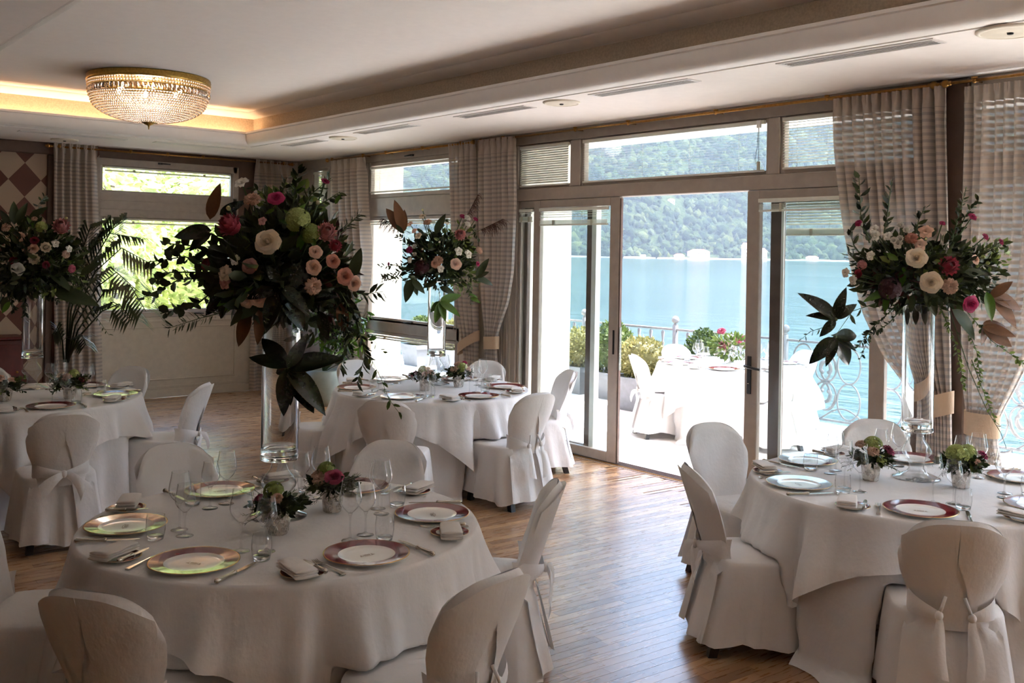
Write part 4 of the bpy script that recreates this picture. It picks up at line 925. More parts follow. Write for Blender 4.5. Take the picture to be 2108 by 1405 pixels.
# ------------------------------------------------------------------ place settings (prototypes, then copies)
def plate_mesh():
    R=.162; b=MB(); n=96
    def ring(r,z,sc=0): return [((r*(1+sc*.012*abs(math.sin(6*2*PI*k/n/2))**.8*-1))*math.cos(2*PI*k/n),(r*(1-sc*.012*abs(math.sin(6*2*PI*k/n/2))))*math.sin(2*PI*k/n),z) for k in range(n)]
    return R,n,ring
def make_plate(rimmat='burgundy'):
    R,n,ring=plate_mesh(); r=bpy.data.objects.new('dinner_plate',None); col.objects.link(r)
    def loft(rs,mat,name,cap=False):
        b=MB(); vs=[];fs=[]
        for q in rs: vs+=q
        for i in range(len(rs)-1):
            for k in range(n): l=(k+1)%n; fs.append((i*n+k,i*n+l,(i+1)*n+l,(i+1)*n+k))
        if cap: fs.append(tuple((len(rs)-1)*n+k for k in range(n)))
        return b.add(vs,fs).build(name,mat,r)
    loft([ring(.085,.0),ring(.095,.003),ring(R,.0155,1),ring(R+.001,.0175,1)],'porcelain','underside')
    loft([ring(R+.001,.0172,1),ring(R+.0005,.0192,1),ring(R-.004,.0185,1)],'gilt','gold_edge')
    loft([ring(R-.004,.0185,1),ring(.135,.0160,.5),ring(.106,.0125)],rimmat,'rim')
    loft([ring(.106,.0125),ring(.104,.0123),ring(.095,.0078),ring(.085,.0062),ring(.05,.006),ring(.01,.006)],'porcelain','well',True)
    # crest: little crown with beast supporters
    b=MB(); rnd=random.Random(3); z=.0066
    def fig(pts): b.add([(x*.0016,y*.0016,z) for x,y in pts],[tuple(range(len(pts)))])
    fig([(-8,-4),(8,-4),(9,-1),(-9,-1)]); 
    for x in (-8,-4,0,4,8): fig([(x-1.8,-.5),(x+1.8,-.5),(x+.8,5+(2 if x==0 else 0)),(x-.8,5+(2 if x==0 else 0))])
    fig([(-20,-6),(-10,-7),(-11,-3),(-18,-2)]); fig([(10,-7),(20,-6),(18,-2),(11,-3)]); fig([(-17,-2),(-13,-2),(-12,4),(-15,5)]); fig([(13,-2),(17,-2),(15,5),(12,4)])
    fig([(-12,-9),(12,-9),(9,-7),(-9,-7)])
    b.build('crest','crest',r,smooth=False)
    return r
def make_side():
    r=bpy.data.objects.new('side_plate',None); col.objects.link(r); R=.078
    MB().lathe([(.0,.0),(.045,.0),(.05,.002),(R,.012),(R+.0005,.0135)],48).build('underside','porcelain',r); MB().lathe([(R+.0005,.0135),(R,.0145),(R-.003,.014)],48).build('gold_edge','gilt',r); MB().lathe([(R-.003,.014),(.056,.0115)],48).build('rim','burgundy',r); MB().lathe([(.056,.0115),(.052,.0065),(.0,.005)],48).build('well','porcelain',r)
    return r
def make_wine(h,rb,wide):
    r=bpy.data.objects.new('wine_glass',None); col.objects.link(r)
    stem=h*.46; b=MB(); b.lathe([(.0,.0),(.034,.0),(.035,.0012),(.03,.003),(.012,.006),(.005,.012)],32); b.build('foot','wine_glass',r)
    MB().lathe([(.005,.012),(.0036,.03),(.0034,stem-.03),(.005,stem-.012),(.009,stem-.002)],16).build('stem','wine_glass',r)
    hb=h-stem
    pr=[(.0,stem-.001),(.009,stem)]
    for k in range(1,15):
        t=k/14; rr=rb*interp(t,[(0,.2),(.12,.55),(.25,.84),(.38,.985),(.45,1),(.6,.95),(.8,.83),(1,.74)]); pr.append((rr,stem+hb*t))
    MB().lathe(pr,36).build('bowl','wine_glass',r); rt=pr[-1][0]
    MB().lathe([(rt,h),(rt+.0008,h+.0006),(rt-.0008,h+.0008)],36,closed=True).build('lip','foot_glass',r)
    return r
def make_tumbler():
    r=bpy.data.objects.new('water_tumbler',None); col.objects.link(r)
    MB().lathe([(.031,.002),(.035,.02),(.038,.045),(.0375,.07),(.034,.095)],36).build('wall','wine_glass',r); MB().lathe([(0,.0),(.029,.0),(.031,.002),(.033,.014),(.028,.0165),(.0,.0155)],36).build('base','vase_glass',r)
    MB().lathe([(.034,.095),(.0348,.0956),(.0332,.0958)],36,closed=True).build('lip','foot_glass',r); return r
def blade(b,pts,ws,th,mi=0):
    # flat tapered bar along +Y
    vs=[];fs=[]
    for (y,z),w in zip(pts,ws): vs+=[(-w,y,z),(w,y,z),(w,y,z+th),(-w,y,z+th)]
    for i in range(len(pts)-1):
        for k in range(4): l=(k+1)%4; fs.append((i*4+k,i*4+l,i*4+4+l,i*4+4+k))
    fs+=[(3,2,1,0),tuple(len(vs)-4+k for k in range(4))]; b.add(vs,fs,mi)
def make_knife(s=1.0,name='table_knife'):
    r=bpy.data.objects.new(name,None); col.objects.link(r); b=MB(); b.tube([(0,-.12*s,.008),(0,-.112*s,.008),(0,-.09*s,.008),(0,-.06*s,.008),(0,-.03*s,.008),(0,-.012*s,.008),(0,-.008*s,.008),(0,-.002*s,.008)],[.004,.0098,.0078,.0066,.0066,.0078,.009,.006],12); b.build('handle','silver',r); b=MB()
    blade(b,[(-.004*s,.006),(.02*s,.006),(.06*s,.006),(.095*s,.006),(.115*s,.0062),(.122*s,.0064)],[.006,.0085,.009,.008,.005,.001],.0016); b.build('blade','silver',r,smooth=False); return r
def make_fork():
    r=bpy.data.objects.new('table_fork',None); col.objects.link(r); b=MB(); blade(b,[(-.1,.001),(-.095,.002),(-.06,.004),(-.01,.007),(.02,.009),(.034,.008)],[.008,.0095,.006,.003,.003,.004],.0024); b.build('handle','silver',r,smooth=False); b=MB(); blade(b,[(.034,.008),(.045,.005),(.056,.004)],[.004,.011,.0115],.002); b.build('neck','silver',r,smooth=False)
    for k in range(4): b=MB(); x=-.0096+.0064*k; b.tube([(x,.055,.005),(x,.075,.004),(x,.095,.007),(x,.1,.009)],[.0018,.0017,.0014,.0006],6); b.build('tine','silver',r)
    return r
def make_napkin(kind):
    b=MB(); hw,hd=(.088,.044)
    # folded cloth: rolled slab with visible layers
    lay=3
    for j in range(lay):
        z0=.012+.009*j; k=1-.03*j
        def fn(u,v,z0=z0,k=k,j=j):
            a=2*PI*v; x=(u-.5)*2*hw*k+ (.004 if j==1 else 0); y=hd*k*math.cos(a)*(1+.05*math.sin(u*5)); z=z0+.0055*(math.sin(a))+.003*math.sin(u*PI)*(1 if kind else -.2)+.002*math.sin(6*u+j)
            return (x,y,max(z,.006))
        b.grid(fn,14,18); 
        n0=len(b.v)-14*18
        b.f.append(tuple(n0+14*i for i in range(17))); b.mi.append(0); b.f.append(tuple(n0+13+14*i for i in range(16,-1,-1))); b.mi.append(0)
    o=b.build('folded_napkin','napkin'); return o
PRO={'plate':make_plate(),'side':make_side(),'w1':make_wine(.235,.045,1),'w2':make_wine(.205,.040,0),'tum':make_tumbler(),'knife':make_knife(),'fork':make_fork(),'bk':make_knife(.72,'butter_knife'),'nap':make_napkin(1)}
PROUSED=set()
def use(key,x,y,z,rz,label,cat,group,z0=0):
    o=PRO[key]
    if key in PROUSED: o=copy_tree(o)
    PROUSED.add(key); o.location=(x,y,z); o.rotation_euler=(0,0,rz); tag(o,label,cat,group); return o
SETS={1:(30,90,150,210,270,330),2:(30,90,150,210,270,330),3:(30,90,150,210,270,330),4:(30,210,270,330),5:(30,90,150,210,270,330)}
SEAT={1:{30:'the chair backing onto the feather-grass table',90:'the chair backing onto the palm-side table',150:'the chair showing only its seat',210:'the plain chair next to the parted-sash one',270:'the parted-sash chair',330:'the edge-on chair'},
 2:{30:'the chair behind the hydrangea posy',90:'the chair before the doorway',150:'the chair with trailing bow tail',210:'the chair with two sash tails',270:'the chair next to the two-tailed one',330:'the chair below the outer drape'},
 3:{30:'the chair below the tied drapes',90:'the chair behind the trailing vine',150:'the chair seen through the vase',210:'the chair backing onto the magnolia-vase table',270:'the parted-sash chair',330:'the chair beside the sliding leaf'},
 4:{30:'the chair nearest the panelling',210:'the side facing the red sideboard',270:'the big-bow chair',330:'the sideways chair'},
 5:{30:'the side facing the lake',90:'the chair between the bushes',150:'the chair beside the golden bush',210:'the side facing the doorway',270:'the loose-bow chair',330:'the chair against the railing'}}
VPX={1:(573,1062),2:(1886,983),3:(897,790)}; q=onz(72,786,ZTAB)
VPOS={t:tuple(onz(*p,ZTAB)[:2]) for t,p in VPX.items()}; VPOS[4]=(lerp(TBL[4][0],q.x,.55),lerp(TBL[4][1],q.y,.55))
CUPS=[(1,(572,1098)),(1,(684,1052)),(2,(1792,988)),(2,(1978,1003)),(3,(875,804)),(3,(944,796)),(4,(143,820)),(4,(10,825))]
OBST={t:[VPOS[t]+(.17,)]+[tuple(onz(*p,ZTAB)[:2])+(.2,) for u,p in CUPS if u==t] for t in VPOS}
rnd=random.Random(99)
for ti,angs in SETS.items():
    cx,cy=TBL[ti]; zt=ZTAB+(0 if ti<5 else ZTER)+.0005; sn=TSHORT[ti]
    for A in angs:
        th=math.radians(A+rnd.uniform(-2,2)); rr=Vector((math.cos(th),math.sin(th),0)); fw_=-rr; rg=Vector((fw_.y,-fw_.x,0)); rz=math.atan2(fw_.y,fw_.x)-PI/2
        def P(r,t): q=rr*r+rg*t; return cx+q.x,cy+q.y
        j=lambda s:rnd.uniform(-s,s)
        at=' for '+SEAT[ti][A]+', '+sn
        def lab(s): return s+at
        use('plate',*P(.625,.015),zt,rz,lab('burgundy-rimmed crest plate'),'plate','burgundy plates on the '+sn)
        sx,sy=P(.67,-.275); use('side',sx,sy,zt,rz,lab('small side plate'),'side plate','side plates on the '+sn)
        flat=A in (150,330,90); na=rz+(0 if flat else PI/2)+rnd.uniform(-.09,.09); nx,ny=P(.67,-.318 if flat else -.298); use('nap',nx,ny,zt+.0078,na,lab('folded white napkin'),'napkin','napkins on the '+sn)
        bx,by=P(.66,-.205 if flat else -.222); use('bk',bx,by,zt+.0135,rz+j(.03),lab('silver butter knife'),'knife','butter knives on the '+sn)
        use('knife',*P(.66,.215),zt+.0018,rz+j(.06),lab('silver table knife'),'knife','table knives on the '+sn)
        use('fork',*P(.66,-.165),zt,rz+j(.06),lab('silver table fork'),'fork','table forks on the '+sn)
        near=[]
        def Q(r,t):
            x,y=P(r,t)
            for _ in range(12):
                for ox,oy,R in OBST.get(ti,[])+near:
                    d=math.hypot(x-ox,y-oy)
                    if d<R: x,y=ox+(x-ox)*R/d,oy+(y-oy)*R/d
            near.append((x,y,.088)); return x,y
        use('w1',*Q(.415+j(.01),.075),zt,j(3),lab('tall clear wine glass'),'wine glass','tall wine glasses on the '+sn)
        use('w2',*Q(.385+j(.01),.165),zt,j(3),lab('shorter clear wine glass'),'wine glass','shorter wine glasses on the '+sn)
        use('tum',*Q(.485,.195+j(.01)),zt,j(3),lab('clear water tumbler'),'tumbler','water tumblers on the '+sn)
# ------------------------------------------------------------------ vases, flowers, foliage
def petal(b,R0_,ang,length,width,tilt,curl,zb,cup=.3,ruff=0,rnd=None,nu=5,nv=5,mi=0):
    # petal rises from the axis, leaning outwards by tilt (0 upright, 90 flat)
    ca,sa=math.cos(ang),math.sin(ang)
    def fn(u,v):
        s=(u-.5)*2; w=width*math.sin(PI*min(1,.18+.72*v))**.8; t=math.radians(tilt+curl*v*v); l=length*v
        r=R0_+l*math.sin(t)-cup*width*(s*s)*.6*math.cos(t); z=zb+l*math.cos(t)*.95-(0 if v<.9 else .1*length*abs(s)**2)
        if ruff: z+=ruff*length*math.sin(7*s+ang*3)*v*v; r+=ruff*length*.7*math.sin(9*s+ang*5+2)*v*v
        x,y=r,s*w
        return (x*ca-y*sa,x*sa+y*ca,z)
    b.grid(fn,nu,nv,mi)
FM={}
def fl_rose():
    b=MB(); k=0
    for n,r,h,fl,dl in ((2,.05,.68,.0,130),(3,.16,.67,.01,90),(3,.28,.63,.05,80),(4,.39,.57,.13,62),(5,.49,.47,.26,52),(5,.56,.34,.42,48)):
        for i in range(n):
            t0=2*PI*(i+.41*k)/n; D=math.radians(dl)
            def fn(u,v,t0=t0,D=D):
                s=(u-.5)*2; th=t0+s*D*(1-.18*v); R=r*(.3+.7*v**.5)*(1-.07*s)+fl*v**3*(1+.25*(1-abs(s))**2); z=-.28+h*v*(1-.20*abs(s)**3)-fl*.28*v**5
                return (R*math.cos(th),R*math.sin(th),z)
            b.grid(fn,9,6)
        k+=1
    b.ico((0,0,.26),.085,1,0,(1,1,1.6)); b.lathe([(0,-.34),(.14,-.32),(.24,-.22),(.28,-.15)],12); return b.mesh('rose','petal')
def fl_carn():
    b=MB(); rnd=random.Random(2)
    for k,(n,T,L) in enumerate(((5,5,.6),(8,20,.7),(10,38,.82),(12,58,.92),(12,76,.95))):
        for i in range(n): petal(b,.04,2*PI*(i+rnd.random()*.6)/n,L,.3,T+rnd.uniform(-6,6),12,-.1,.1,.12,nu=6,nv=4)
    b.lathe([(0,-.5),(.14,-.45),(.16,-.1)],10); return b.mesh('carnation','petal')
def fl_lisi():
    b=MB(); rnd=random.Random(3)
    for n,T,L,W in ((3,8,.7,.36),(4,24,.85,.46),(5,44,.95,.52)):
        for i in range(n): petal(b,.06,2*PI*(i+rnd.random()*.4)/n,L,W,T,30,-.2,.3,.05)
    b.ico((0,0,.1),.12,1,0,(1,1,2)); return b.mesh('lisianthus','petal')
def fl_bud():
    b=MB(); 
    for n,T,L in ((3,2,.95),(4,8,.9)):
        for i in range(n): petal(b,.12,2*PI*(i+.3*n)/n,L,.42,T,-8,-.3,.6)
    b.lathe([(0,-.4),(.2,-.35),(.3,-.1),(.34,.1)],10); return b.mesh('bud','petal')
def fl_ball():
    # ranunculus / scabious: tight ball of shells
    b=MB(); rnd=random.Random(5)
    for k,(n,T,L,R) in enumerate(((4,-10,.5,.08),(6,2,.58,.2),(8,12,.62,.3),(9,26,.62,.36),(9,44,.6,.36))):
        for i in range(n): petal(b,R,2*PI*(i+.37*k)/n,L,.3,T,8,-.1-.03*k,.6)
    return b.mesh('ranunculus','petal')
def fl_protea():
    b=MB(); rnd=random.Random(6)
    for k,(n,R,L,T,C,z) in enumerate(((12,.40,1.0,-2,-6,-.2),(13,.46,.98,5,2,-.3),(14,.50,.86,12,8,-.42),(12,.5,.66,18,16,-.52))):
        for i in range(n): petal(b,R,2*PI*(i+.5*k)/n,L,.15,T+rnd.uniform(-2,2),C,z,.6,nu=3,nv=6)
    b.lathe([(0,-.75),(.2,-.7),(.42,-.5),(.5,-.25)],16)
    return b.mesh('protea','petal_deep')
def fl_protea_core():
    b=MB(); rnd=random.Random(7)
    def fn(u,v): a=2*PI*u; r=.36*math.cos(v*PI/2)**.7; return (r*math.cos(a),r*math.sin(a),-.1+.55*v+.02*math.sin(20*a))
    b.grid(fn,24,9,wrap=True)
    for i in range(120):
        a=rnd.uniform(0,6.28); q=rnd.random()**.5; r=.36*q; z=-.1+.55*(1-q**2.2); b.tube([(r*math.cos(a),r*math.sin(a),z-.02),(r*.9*math.cos(a),r*.9*math.sin(a),z+.09)],[.012,.004],3,cap=False)
    return b.mesh('protea_centre','petal')
def fl_hydr():
    b=MB(); rnd=random.Random(8)
    for i in range(46):
        v=rv(rnd); v.z=abs(v.z)*1.1-.15; c=v*.78
        n=v.normalized(); a=n.orthogonal().normalized(); q=n.cross(a); ro=rnd.random()*6.28
        for k in range(4):
            t=ro+k*PI/2; d=a*math.cos(t)+q*math.sin(t); e=a*math.cos(t+PI/2)+q*math.sin(t+PI/2); s=.32
            b.add([c,c+d*s*.6+e*s*.42+n*.05,c+d*s+n*.02,c+d*s*.6-e*s*.42+n*.05],[(0,1,2),(0,2,3)])
    b.ico((0,0,.0),.55,1); return b.mesh('hydrangea','petal')
FM=dict(rose=fl_rose(),carnation=fl_carn(),lisianthus=fl_lisi(),bud=fl_bud(),ranunculus=fl_ball(),protea=fl_protea(),hydrangea=fl_hydr()); PCORE=fl_protea_core()
COL=dict(cream=(238,222,196),white=(244,240,228),blush=(236,200,178),peach=(226,182,156),coral=(206,140,118),pink=(214,104,128),magenta=(186,44,104),red=(128,22,44),dusty=(198,150,146),yellow=(228,220,150),green=(150,168,86),lime=(180,194,112),burg=(70,24,30),mauve=(168,72,104),ppink=(196,84,104),ppale=(226,158,156),pcore=(196,160,160))
def leaf_mesh(name,mats,curve=.25,wid=.5,fold=.12):
    b=MB(); nu,nv=5,9
    def base(u,v,off):
        s=(u-.5)*2; w=wid*.5*math.sin(PI*(v**.85))**.75*(1-.25*v) if 0<v<1 else .0
        z=-curve*v*v+fold*abs(s)*w*1.6-off; return (s*w,v,z)
    b.grid(lambda u,v:base(u,v,0),nu,nv,0); b.grid(lambda u,v:base(1-u,v,.006),nu,nv,1); return b.mesh(name,mats)
LM={'magnolia':[leaf_mesh('leaf',['magnolia_top','magnolia_under'],.18,.48,.14),leaf_mesh('leaf',['magnolia_top','magnolia_under'],.4,.42,.2)],
    'brown':[leaf_mesh('leaf',['magnolia_under','magnolia_top'],.15,.42,.15),leaf_mesh('leaf',['magnolia_under','magnolia_top'],.3,.4,.15)],
    'green':[leaf_mesh('leaf',['green_top','green_top'],.15,.42,.14),leaf_mesh('leaf',['green_top','foliage_light'],.3,.4,.14)],
    'olive':[leaf_mesh('leaf',['foliage','foliage'],.15,.45,.14),leaf_mesh('leaf',['foliage','magnolia_under'],.3,.42,.14)]}
TOCAM=lambda p:(CAM-p).normalized()
def frame_quat(yaxis,zhint):
    y=yaxis.normalized(); z=(zhint-y*zhint.dot(y)); z=z.normalized() if z.length>1e-5 else y.orthogonal().normalized(); x=y.cross(z)
    return Matrix(((x.x,y.x,z.x),(x.y,y.y,z.y),(x.z,y.z,z.z))).to_quaternion()
class Arr:
    def __init__(s,label,base,D,centre_px,seed):
        s.root=thing('flower_arrangement',label,'flower arrangement',base); s.base=Vector(base); s.D=D; s.c=atd(*centre_px,D); s.rnd=random.Random(seed); s.fol=MB(); s.light=MB(); s.red=MB(); s.stems=MB(); s.plume=MB(); s.berry=MB()
    def P(s,px,py,dep=0): return atd(px,py,s.D-dep)
    def flower(s,kind,colr,px,py,size,dep=.14,aim=None):
        dep+=.06; p=s.P(px,py,dep); out=(p-s.c)*1.6+TOCAM(p)*.32+Vector((0,0,.10))+rv(s.rnd)*.08
        if aim: out=RT*aim[0]+UP*aim[1]-FW*aim[2]
        q=out.to_track_quat('Z','Y'); c=srgb(*COL[colr]); r=size*p.length*0+size
        o=put(kind,FM[kind],s.root,p-s.base,q,size,c)
        if kind=='protea': put('protea_centre',PCORE,o,(0,0,0),None,1,srgb(*COL['pcore']))
        e=s.c+Vector((0,0,-.1)); s.stems.tube([p-s.base-out.normalized()*size*.4,(p+e)/2-s.base,e-s.base],.0035,4,cap=False)
    def leaf(s,kind,a,b,dep=.12,dep2=None,var=None,tw=0,wid=1.0):
        A,B=s.P(a[0],a[1],dep),s.P(b[0],b[1],dep if dep2 is None else dep2); d=B-A; L=d.length
        zh=TOCAM(A)+UP*.5+rv(s.rnd)*.35+RT*tw; q=frame_quat(d,zh); m=s.rnd.choice(LM[kind]) if var is None else LM[kind][var]
        put('leaf',m,s.root,A-s.base,q,(L*wid,L*1.04,L))
    def whorl(s,kind,c,tips,dep=.16,wid=1.0):
        for t in tips: s.leaf(kind,c,t,dep+s.rnd.uniform(-.01,.02),dep+s.rnd.uniform(-.07,.05),wid=wid)
        s.stems.ico(s.P(*c,dep)-s.base,.012,1)
    def sprig(s,pts,dep,n,size,buf='fol',asp=.5,droop=.0,spread=1.0,rad=.003,dep2=None):
        k=len(pts); W=[s.P(x,y,lerp(dep,dep if dep2 is None else dep2,i/max(1,k-1)))-s.base for i,(x,y) in enumerate(pts)]
        s.stems.tube(W,[rad*(1-.6*i/(k-1)) for i in range(k)],4,cap=False); b=getattr(s,buf)
        for i in range(n):
            t=(i+s.rnd.random())/n*(k-1)*.97+.03; j=min(int(t),k-2); f=t-j; p=W[j].lerp(W[j+1],f); d=(W[j+1]-W[j]).normalized(); v=rv(s.rnd); v=(v-d*v.dot(d)); v=v.normalized() if v.length>.05 else d.orthogonal(); leaf_quads(b,p,d*.55+v*spread+Vector((0,0,-droop)),size*s.rnd.uniform(.7,1.2),s.rnd,0,asp)
    def needles(s,pts,dep,n,size,buf='fol'): s.sprig(pts,dep,n,size,buf,.12,0,.9)
    def core(s,cpx,rx,ry,n,size,buf='fol',depth=.8,asp=.55,dep=0):
        c=s.P(*cpx,dep)-s.base; k=s.D/F
        for _ in range(n):
            v=rv(s.rnd); q=s.rnd.random()**.4; p=c+RT*(v.x*rx*k*q)+UP*(v.z*ry*k*q)-FW*(v.y*rx*k*q*depth); leaf_quads(getattr(s,buf),p,(p-c).normalized()+rv(s.rnd)*.8,size*s.rnd.uniform(.6,1.3),s.rnd,0,asp)
    def grass(s,a,b,dep,n=60):
        A,B=s.P(*a,dep)-s.base,s.P(*b,dep)-s.base; s.stems.tube([A,B],[.003,.001],4); d=(B-A)
        for i in range(n):
            t=.35+.65*i/n; p=A+d*t; L=.10*(1-.6*abs(t-.65)); e=p+(d.normalized()*.5+Vector((0,0,-.9))+rv(s.rnd)*.45)*L; s.plume.tube([p,(p+e)/2+d.normalized()*.012,e],[.0028,.0024,.0006],3,cap=False)
    def finish(s):
        for nm,b,m in (('foliage',s.fol,'foliage'),('light_foliage',s.light,'foliage_light'),('red_foliage',s.red,'foliage_red'),('grass_plumes',s.plume,'plume'),('berries',s.berry,'berry')):
            if b.v: o=b.build(nm,m,s.root); o['kind']='stuff'
        if s.stems.v: o=s.stems.build('stems','stem_green',s.root); o['kind']='stuff'
def vase(label,x,y,z,h=.88,r=.079):
    v=thing('glass_vase',label,'vase',(x,y,z))
    # solid stem foot
    MB().lathe([(0,.0),(.118,.0),(.122,.003),(.118,.007),(.085,.018),(.05,.034),(.036,.055),(.036,.075),(.05,.105),(.072,.13),(.074,.145),(.06,.175),(.038,.205),(.033,.225),(.042,.238),(.066,.2435),(0,.2437)],48).build('pedestal','foot_glass',v)
    # cylinder: one closed wall with thick floor
    MB().lathe([(0,.244),(r,.244),(r+.002,.25),(r+.002,.262),(r-.002,.27),(r,.276),(r,h-.06),(r+.004,h-.02),(r+.008,h),(r+.003,h),(r-.001,h-.02),(r-.005,h-.06),(r-.005,.30),(r-.012,.288),(0,.286)],64).build('cylinder','vase_glass',v)
    return v
VH={1:.90,2:.92,3:.90,4:.90}
for ti,lab in ((1,'tall clear glass pedestal vase draped with dark magnolia leaves'),(2,'tall clear glass pedestal vase before the wide swept-back drape'),(3,'tall clear glass pedestal vase in front of the side window'),(4,'tall clear glass pedestal vase beside the palm fronds')):
    vase(lab,VPOS[ti][0],VPOS[ti][1],ZTAB,VH[ti])
def fdist(x,y): return x*FW.x+y*FW.y
# ---- arrangement on the magnolia vase
x,y=VPOS[1]; D=fdist(x,y); A=Arr('lavish bouquet of pink proteas, roses and dark magnolia leaves','%s'%'' or (x,y,ZTAB+VH[1]-.02),D,(590,560),1) if False else Arr('lavish bouquet of pink proteas and cream rose with dark magnolia leaves',(x,y,ZTAB+VH[1]-.02),D,(590,560),1)
for k,c,px,py,s,dep in (('rose','cream',551,497,.052,.24),('protea','ppink',473,463,.062,.17),('protea','ppale',672,478,.052,.16),('rose','magenta',568,407,.036,.1),('carnation','peach',519,410,.036,.12),('lisianthus','white',497,376,.034,.08),('bud','yellow',471,429,.024,.15),('rose','magenta',670,372,.018,.05),('bud','cream',654,417,.022,.08),('hydrangea','lime',613,452,.062,.17),('hydrangea','green',640,480,.05,.16),('rose','peach',646,550,.032,.2),('rose','coral',686,537,.03,.17),('rose','coral',711,569,.036,.18),('rose','peach',730,583,.032,.15),('carnation','blush',645,589,.036,.22),('lisianthus','cream',463,562,.036,.18),('lisianthus','dusty',463,582,.028,.17),('rose','dusty',514,547,.032,.22),('rose','blush',534,614,.036,.2),('rose','blush',508,620,.028,.19),('rose','red',423,542,.026,.14),('rose','blush',650,518,.028,.2),('lisianthus','white',484,535,.024,.18),('protea','ppink',690,506,.034,.12),('lisianthus','dusty',540,455,.02,.2)):
    A.flower(k,c,px,py,s,dep,(-.55,.5,.6) if (k=='protea' and px<500) else ((.35,.45,.8) if k=='protea' else None))
A.whorl('magnolia',(578,590),((550,545),(652,542),(520,566),(537,682),(631,678),(640,634),(508,610),(605,640),(606,545)),.27)
A.whorl('magnolia',(591,757),((514,725),(536,684),(632,692),(694,729),(654,790),(674,834),(648,843),(597,829),(578,854),(563,768)),.20)
for k,a,b,d in (('brown',(432,452),(449,378),.1),('magnolia',(452,442),(500,412),.1),('magnolia',(436,474),(356,482),.1),('magnolia',(436,480),(380,510),.12),('olive',(724,572),(742,512),.12),('brown',(512,640),(489,712),.16),('brown',(532,636),(538,708),.17),('magnolia',(465,600),(418,650),.15),('magnolia',(470,600),(452,655),.17),('magnolia',(700,610),(745,650),.12),('magnolia',(690,560),(738,555),.12),('olive',(560,430),(548,380),.05),('magnolia',(640,620),(690,600),.2),('magnolia',(660,640),(672,700),.15),('brown',(700,620),(712,690),.12),('magnolia',(480,520),(430,500),.16)): A.leaf(k,a,b,d)
for a,b in (((605,452),(585,430)),((600,460),(574,452)),((612,470),(590,500)),((625,478),(612,520)),((630,470),(652,508)),((606,446),(628,420)),((480,610),(445,628)),((484,612),(462,645)),((490,604),(520,590)),((478,608),(470,575)),((690,420),(700,400)),((565,430),(545,440))): A.leaf('green',a,b,.2)
for pts,n,sz in (([(450,550),(380,528),(300,540)],16,.055),([(450,570),(370,575),(295,612)],18,.058),([(450,590),(400,630),(330,645)],14,.055),([(440,520),(390,505),(335,500)],14,.05),([(440,560),(350,560),(312,585)],14,.055)): A.sprig(pts,.06,int(n*1.5),sz*.85,'fol',.7,0,.9,.005)
for pts,n,sz in (([(600,450),(606,400),(616,345)],26,.05),([(612,450),(640,400),(682,366)],24,.045),([(630,450),(660,420),(700,395)],18,.04),([(560,450),(545,400),(520,385)],10,.035),([(590,450),(580,400),(590,365)],18,.045)): A.sprig(pts,.06,n,sz,'fol',.42,0,.75,.004)
for pts,n in (([(700,600),(735,660),(752,730),(735,790)],40),([(705,590),(745,605),(790,600)],16),([(690,620),(720,690),(700,760)],34)): A.sprig(pts,.12,n,.05,'fol',.4,.3,.8,.003)
A.sprig([(730,660),(755,720),(785,780),(800,820),(822,850)],.1,12,.045,'light',.4,.2,.7,.002); A.sprig([(720,640),(760,690),(795,730)],.1,10,.03,'light',.4,.1,.8,.002)
A.needles([(470,640),(410,655),(345,676)],.12,60,.045); A.needles([(520,500),(480,490)],.2,30,.04,'light'); A.needles([(700,480),(740,440)],.05,40,.04,'fol')
A.core((590,545),130,118,1300,.068,'fol',.8,.5); A.core((560,560),115,95,320,.085,'fol',.9,.55,.08); A.core((640,640),80,60,160,.05,'fol',.8,.45,.04); A.core((480,545),70,60,150,.06,'fol',.8,.6); A.core((660,560),70,90,140,.06,'red',.7,.4,.02); A.core((600,430),60,50,120,.05,'light',.6,.5)
for i in range(70):
    p=A.P(A.rnd.gauss(705,18),A.rnd.gauss(690,24),.12+A.rnd.uniform(-.03,.03))-A.base; A.berry.ico(p,.006,1)
A.finish()
# ---- vine bouquet
x,y=VPOS[2]; D=fdist(x,y); A=Arr('wide bouquet of cream roses and one open pink protea with trailing vines',(x,y,ZTAB+VH[2]-.02),D,(1895,560),2)
for k,c,px,py,s,dep in (('rose','cream',1887,530,.052,.2),('rose','cream',1917,581,.054,.22),('protea','ppink',1953,547,.062,.18),('carnation','blush',1956,589,.042,.2),('rose','magenta',1999,626,.044,.16),('lisianthus','peach',1906,477,.042,.12),('lisianthus','blush',1894,504,.036,.15),('carnation','coral',1876,490,.034,.14),('rose','blush',2009,534,.026,.1),('protea','ppale',1775,545,.034,.05)):
    A.flower(k,c,px,py,s,dep,(.05,.25,.95) if (k=='protea' and px>1900) else ((-.9,.1,.3) if k=='protea' else None))
for px,py in ((1799,471),(1803,485),(1827,486),(1792,526),(1741,561),(1756,576),(1848,503)): A.flower('lisianthus','white',px,py,.027,.1)
for px,py in ((1853,463),(1866,473),(1840,494),(1853,491),(1848,500)): A.flower('ranunculus','white',px,py,.024,.12)
for px,py,s in ((1767,459,.02),(1940,459,.016),(2002,446,.024),(2029,487,.02),(2061,498,.018)): A.flower('carnation','magenta',px,py,s,.05)
A.flower('rose','red',1766,563,.024,.08); A.flower('bud','lime',2023,529,.026,.08); A.flower('bud','lime',2033,541,.024,.08); A.flower('bud','lime',2012,548,.018,.08); A.flower('hydrangea','burg',1832,594,.07,.12); A.flower('bud','yellow',1906,492,.016,.16)
A.whorl('magnolia',(1720,657),((1664,598),(1736,598),(1670,640),(1762,622),(1690,690)),.2); A.whorl('magnolia',(1719,694),((1669,744),(1706,748),(1762,758),(1779,682),(1768,716),(1740,735)),.2)
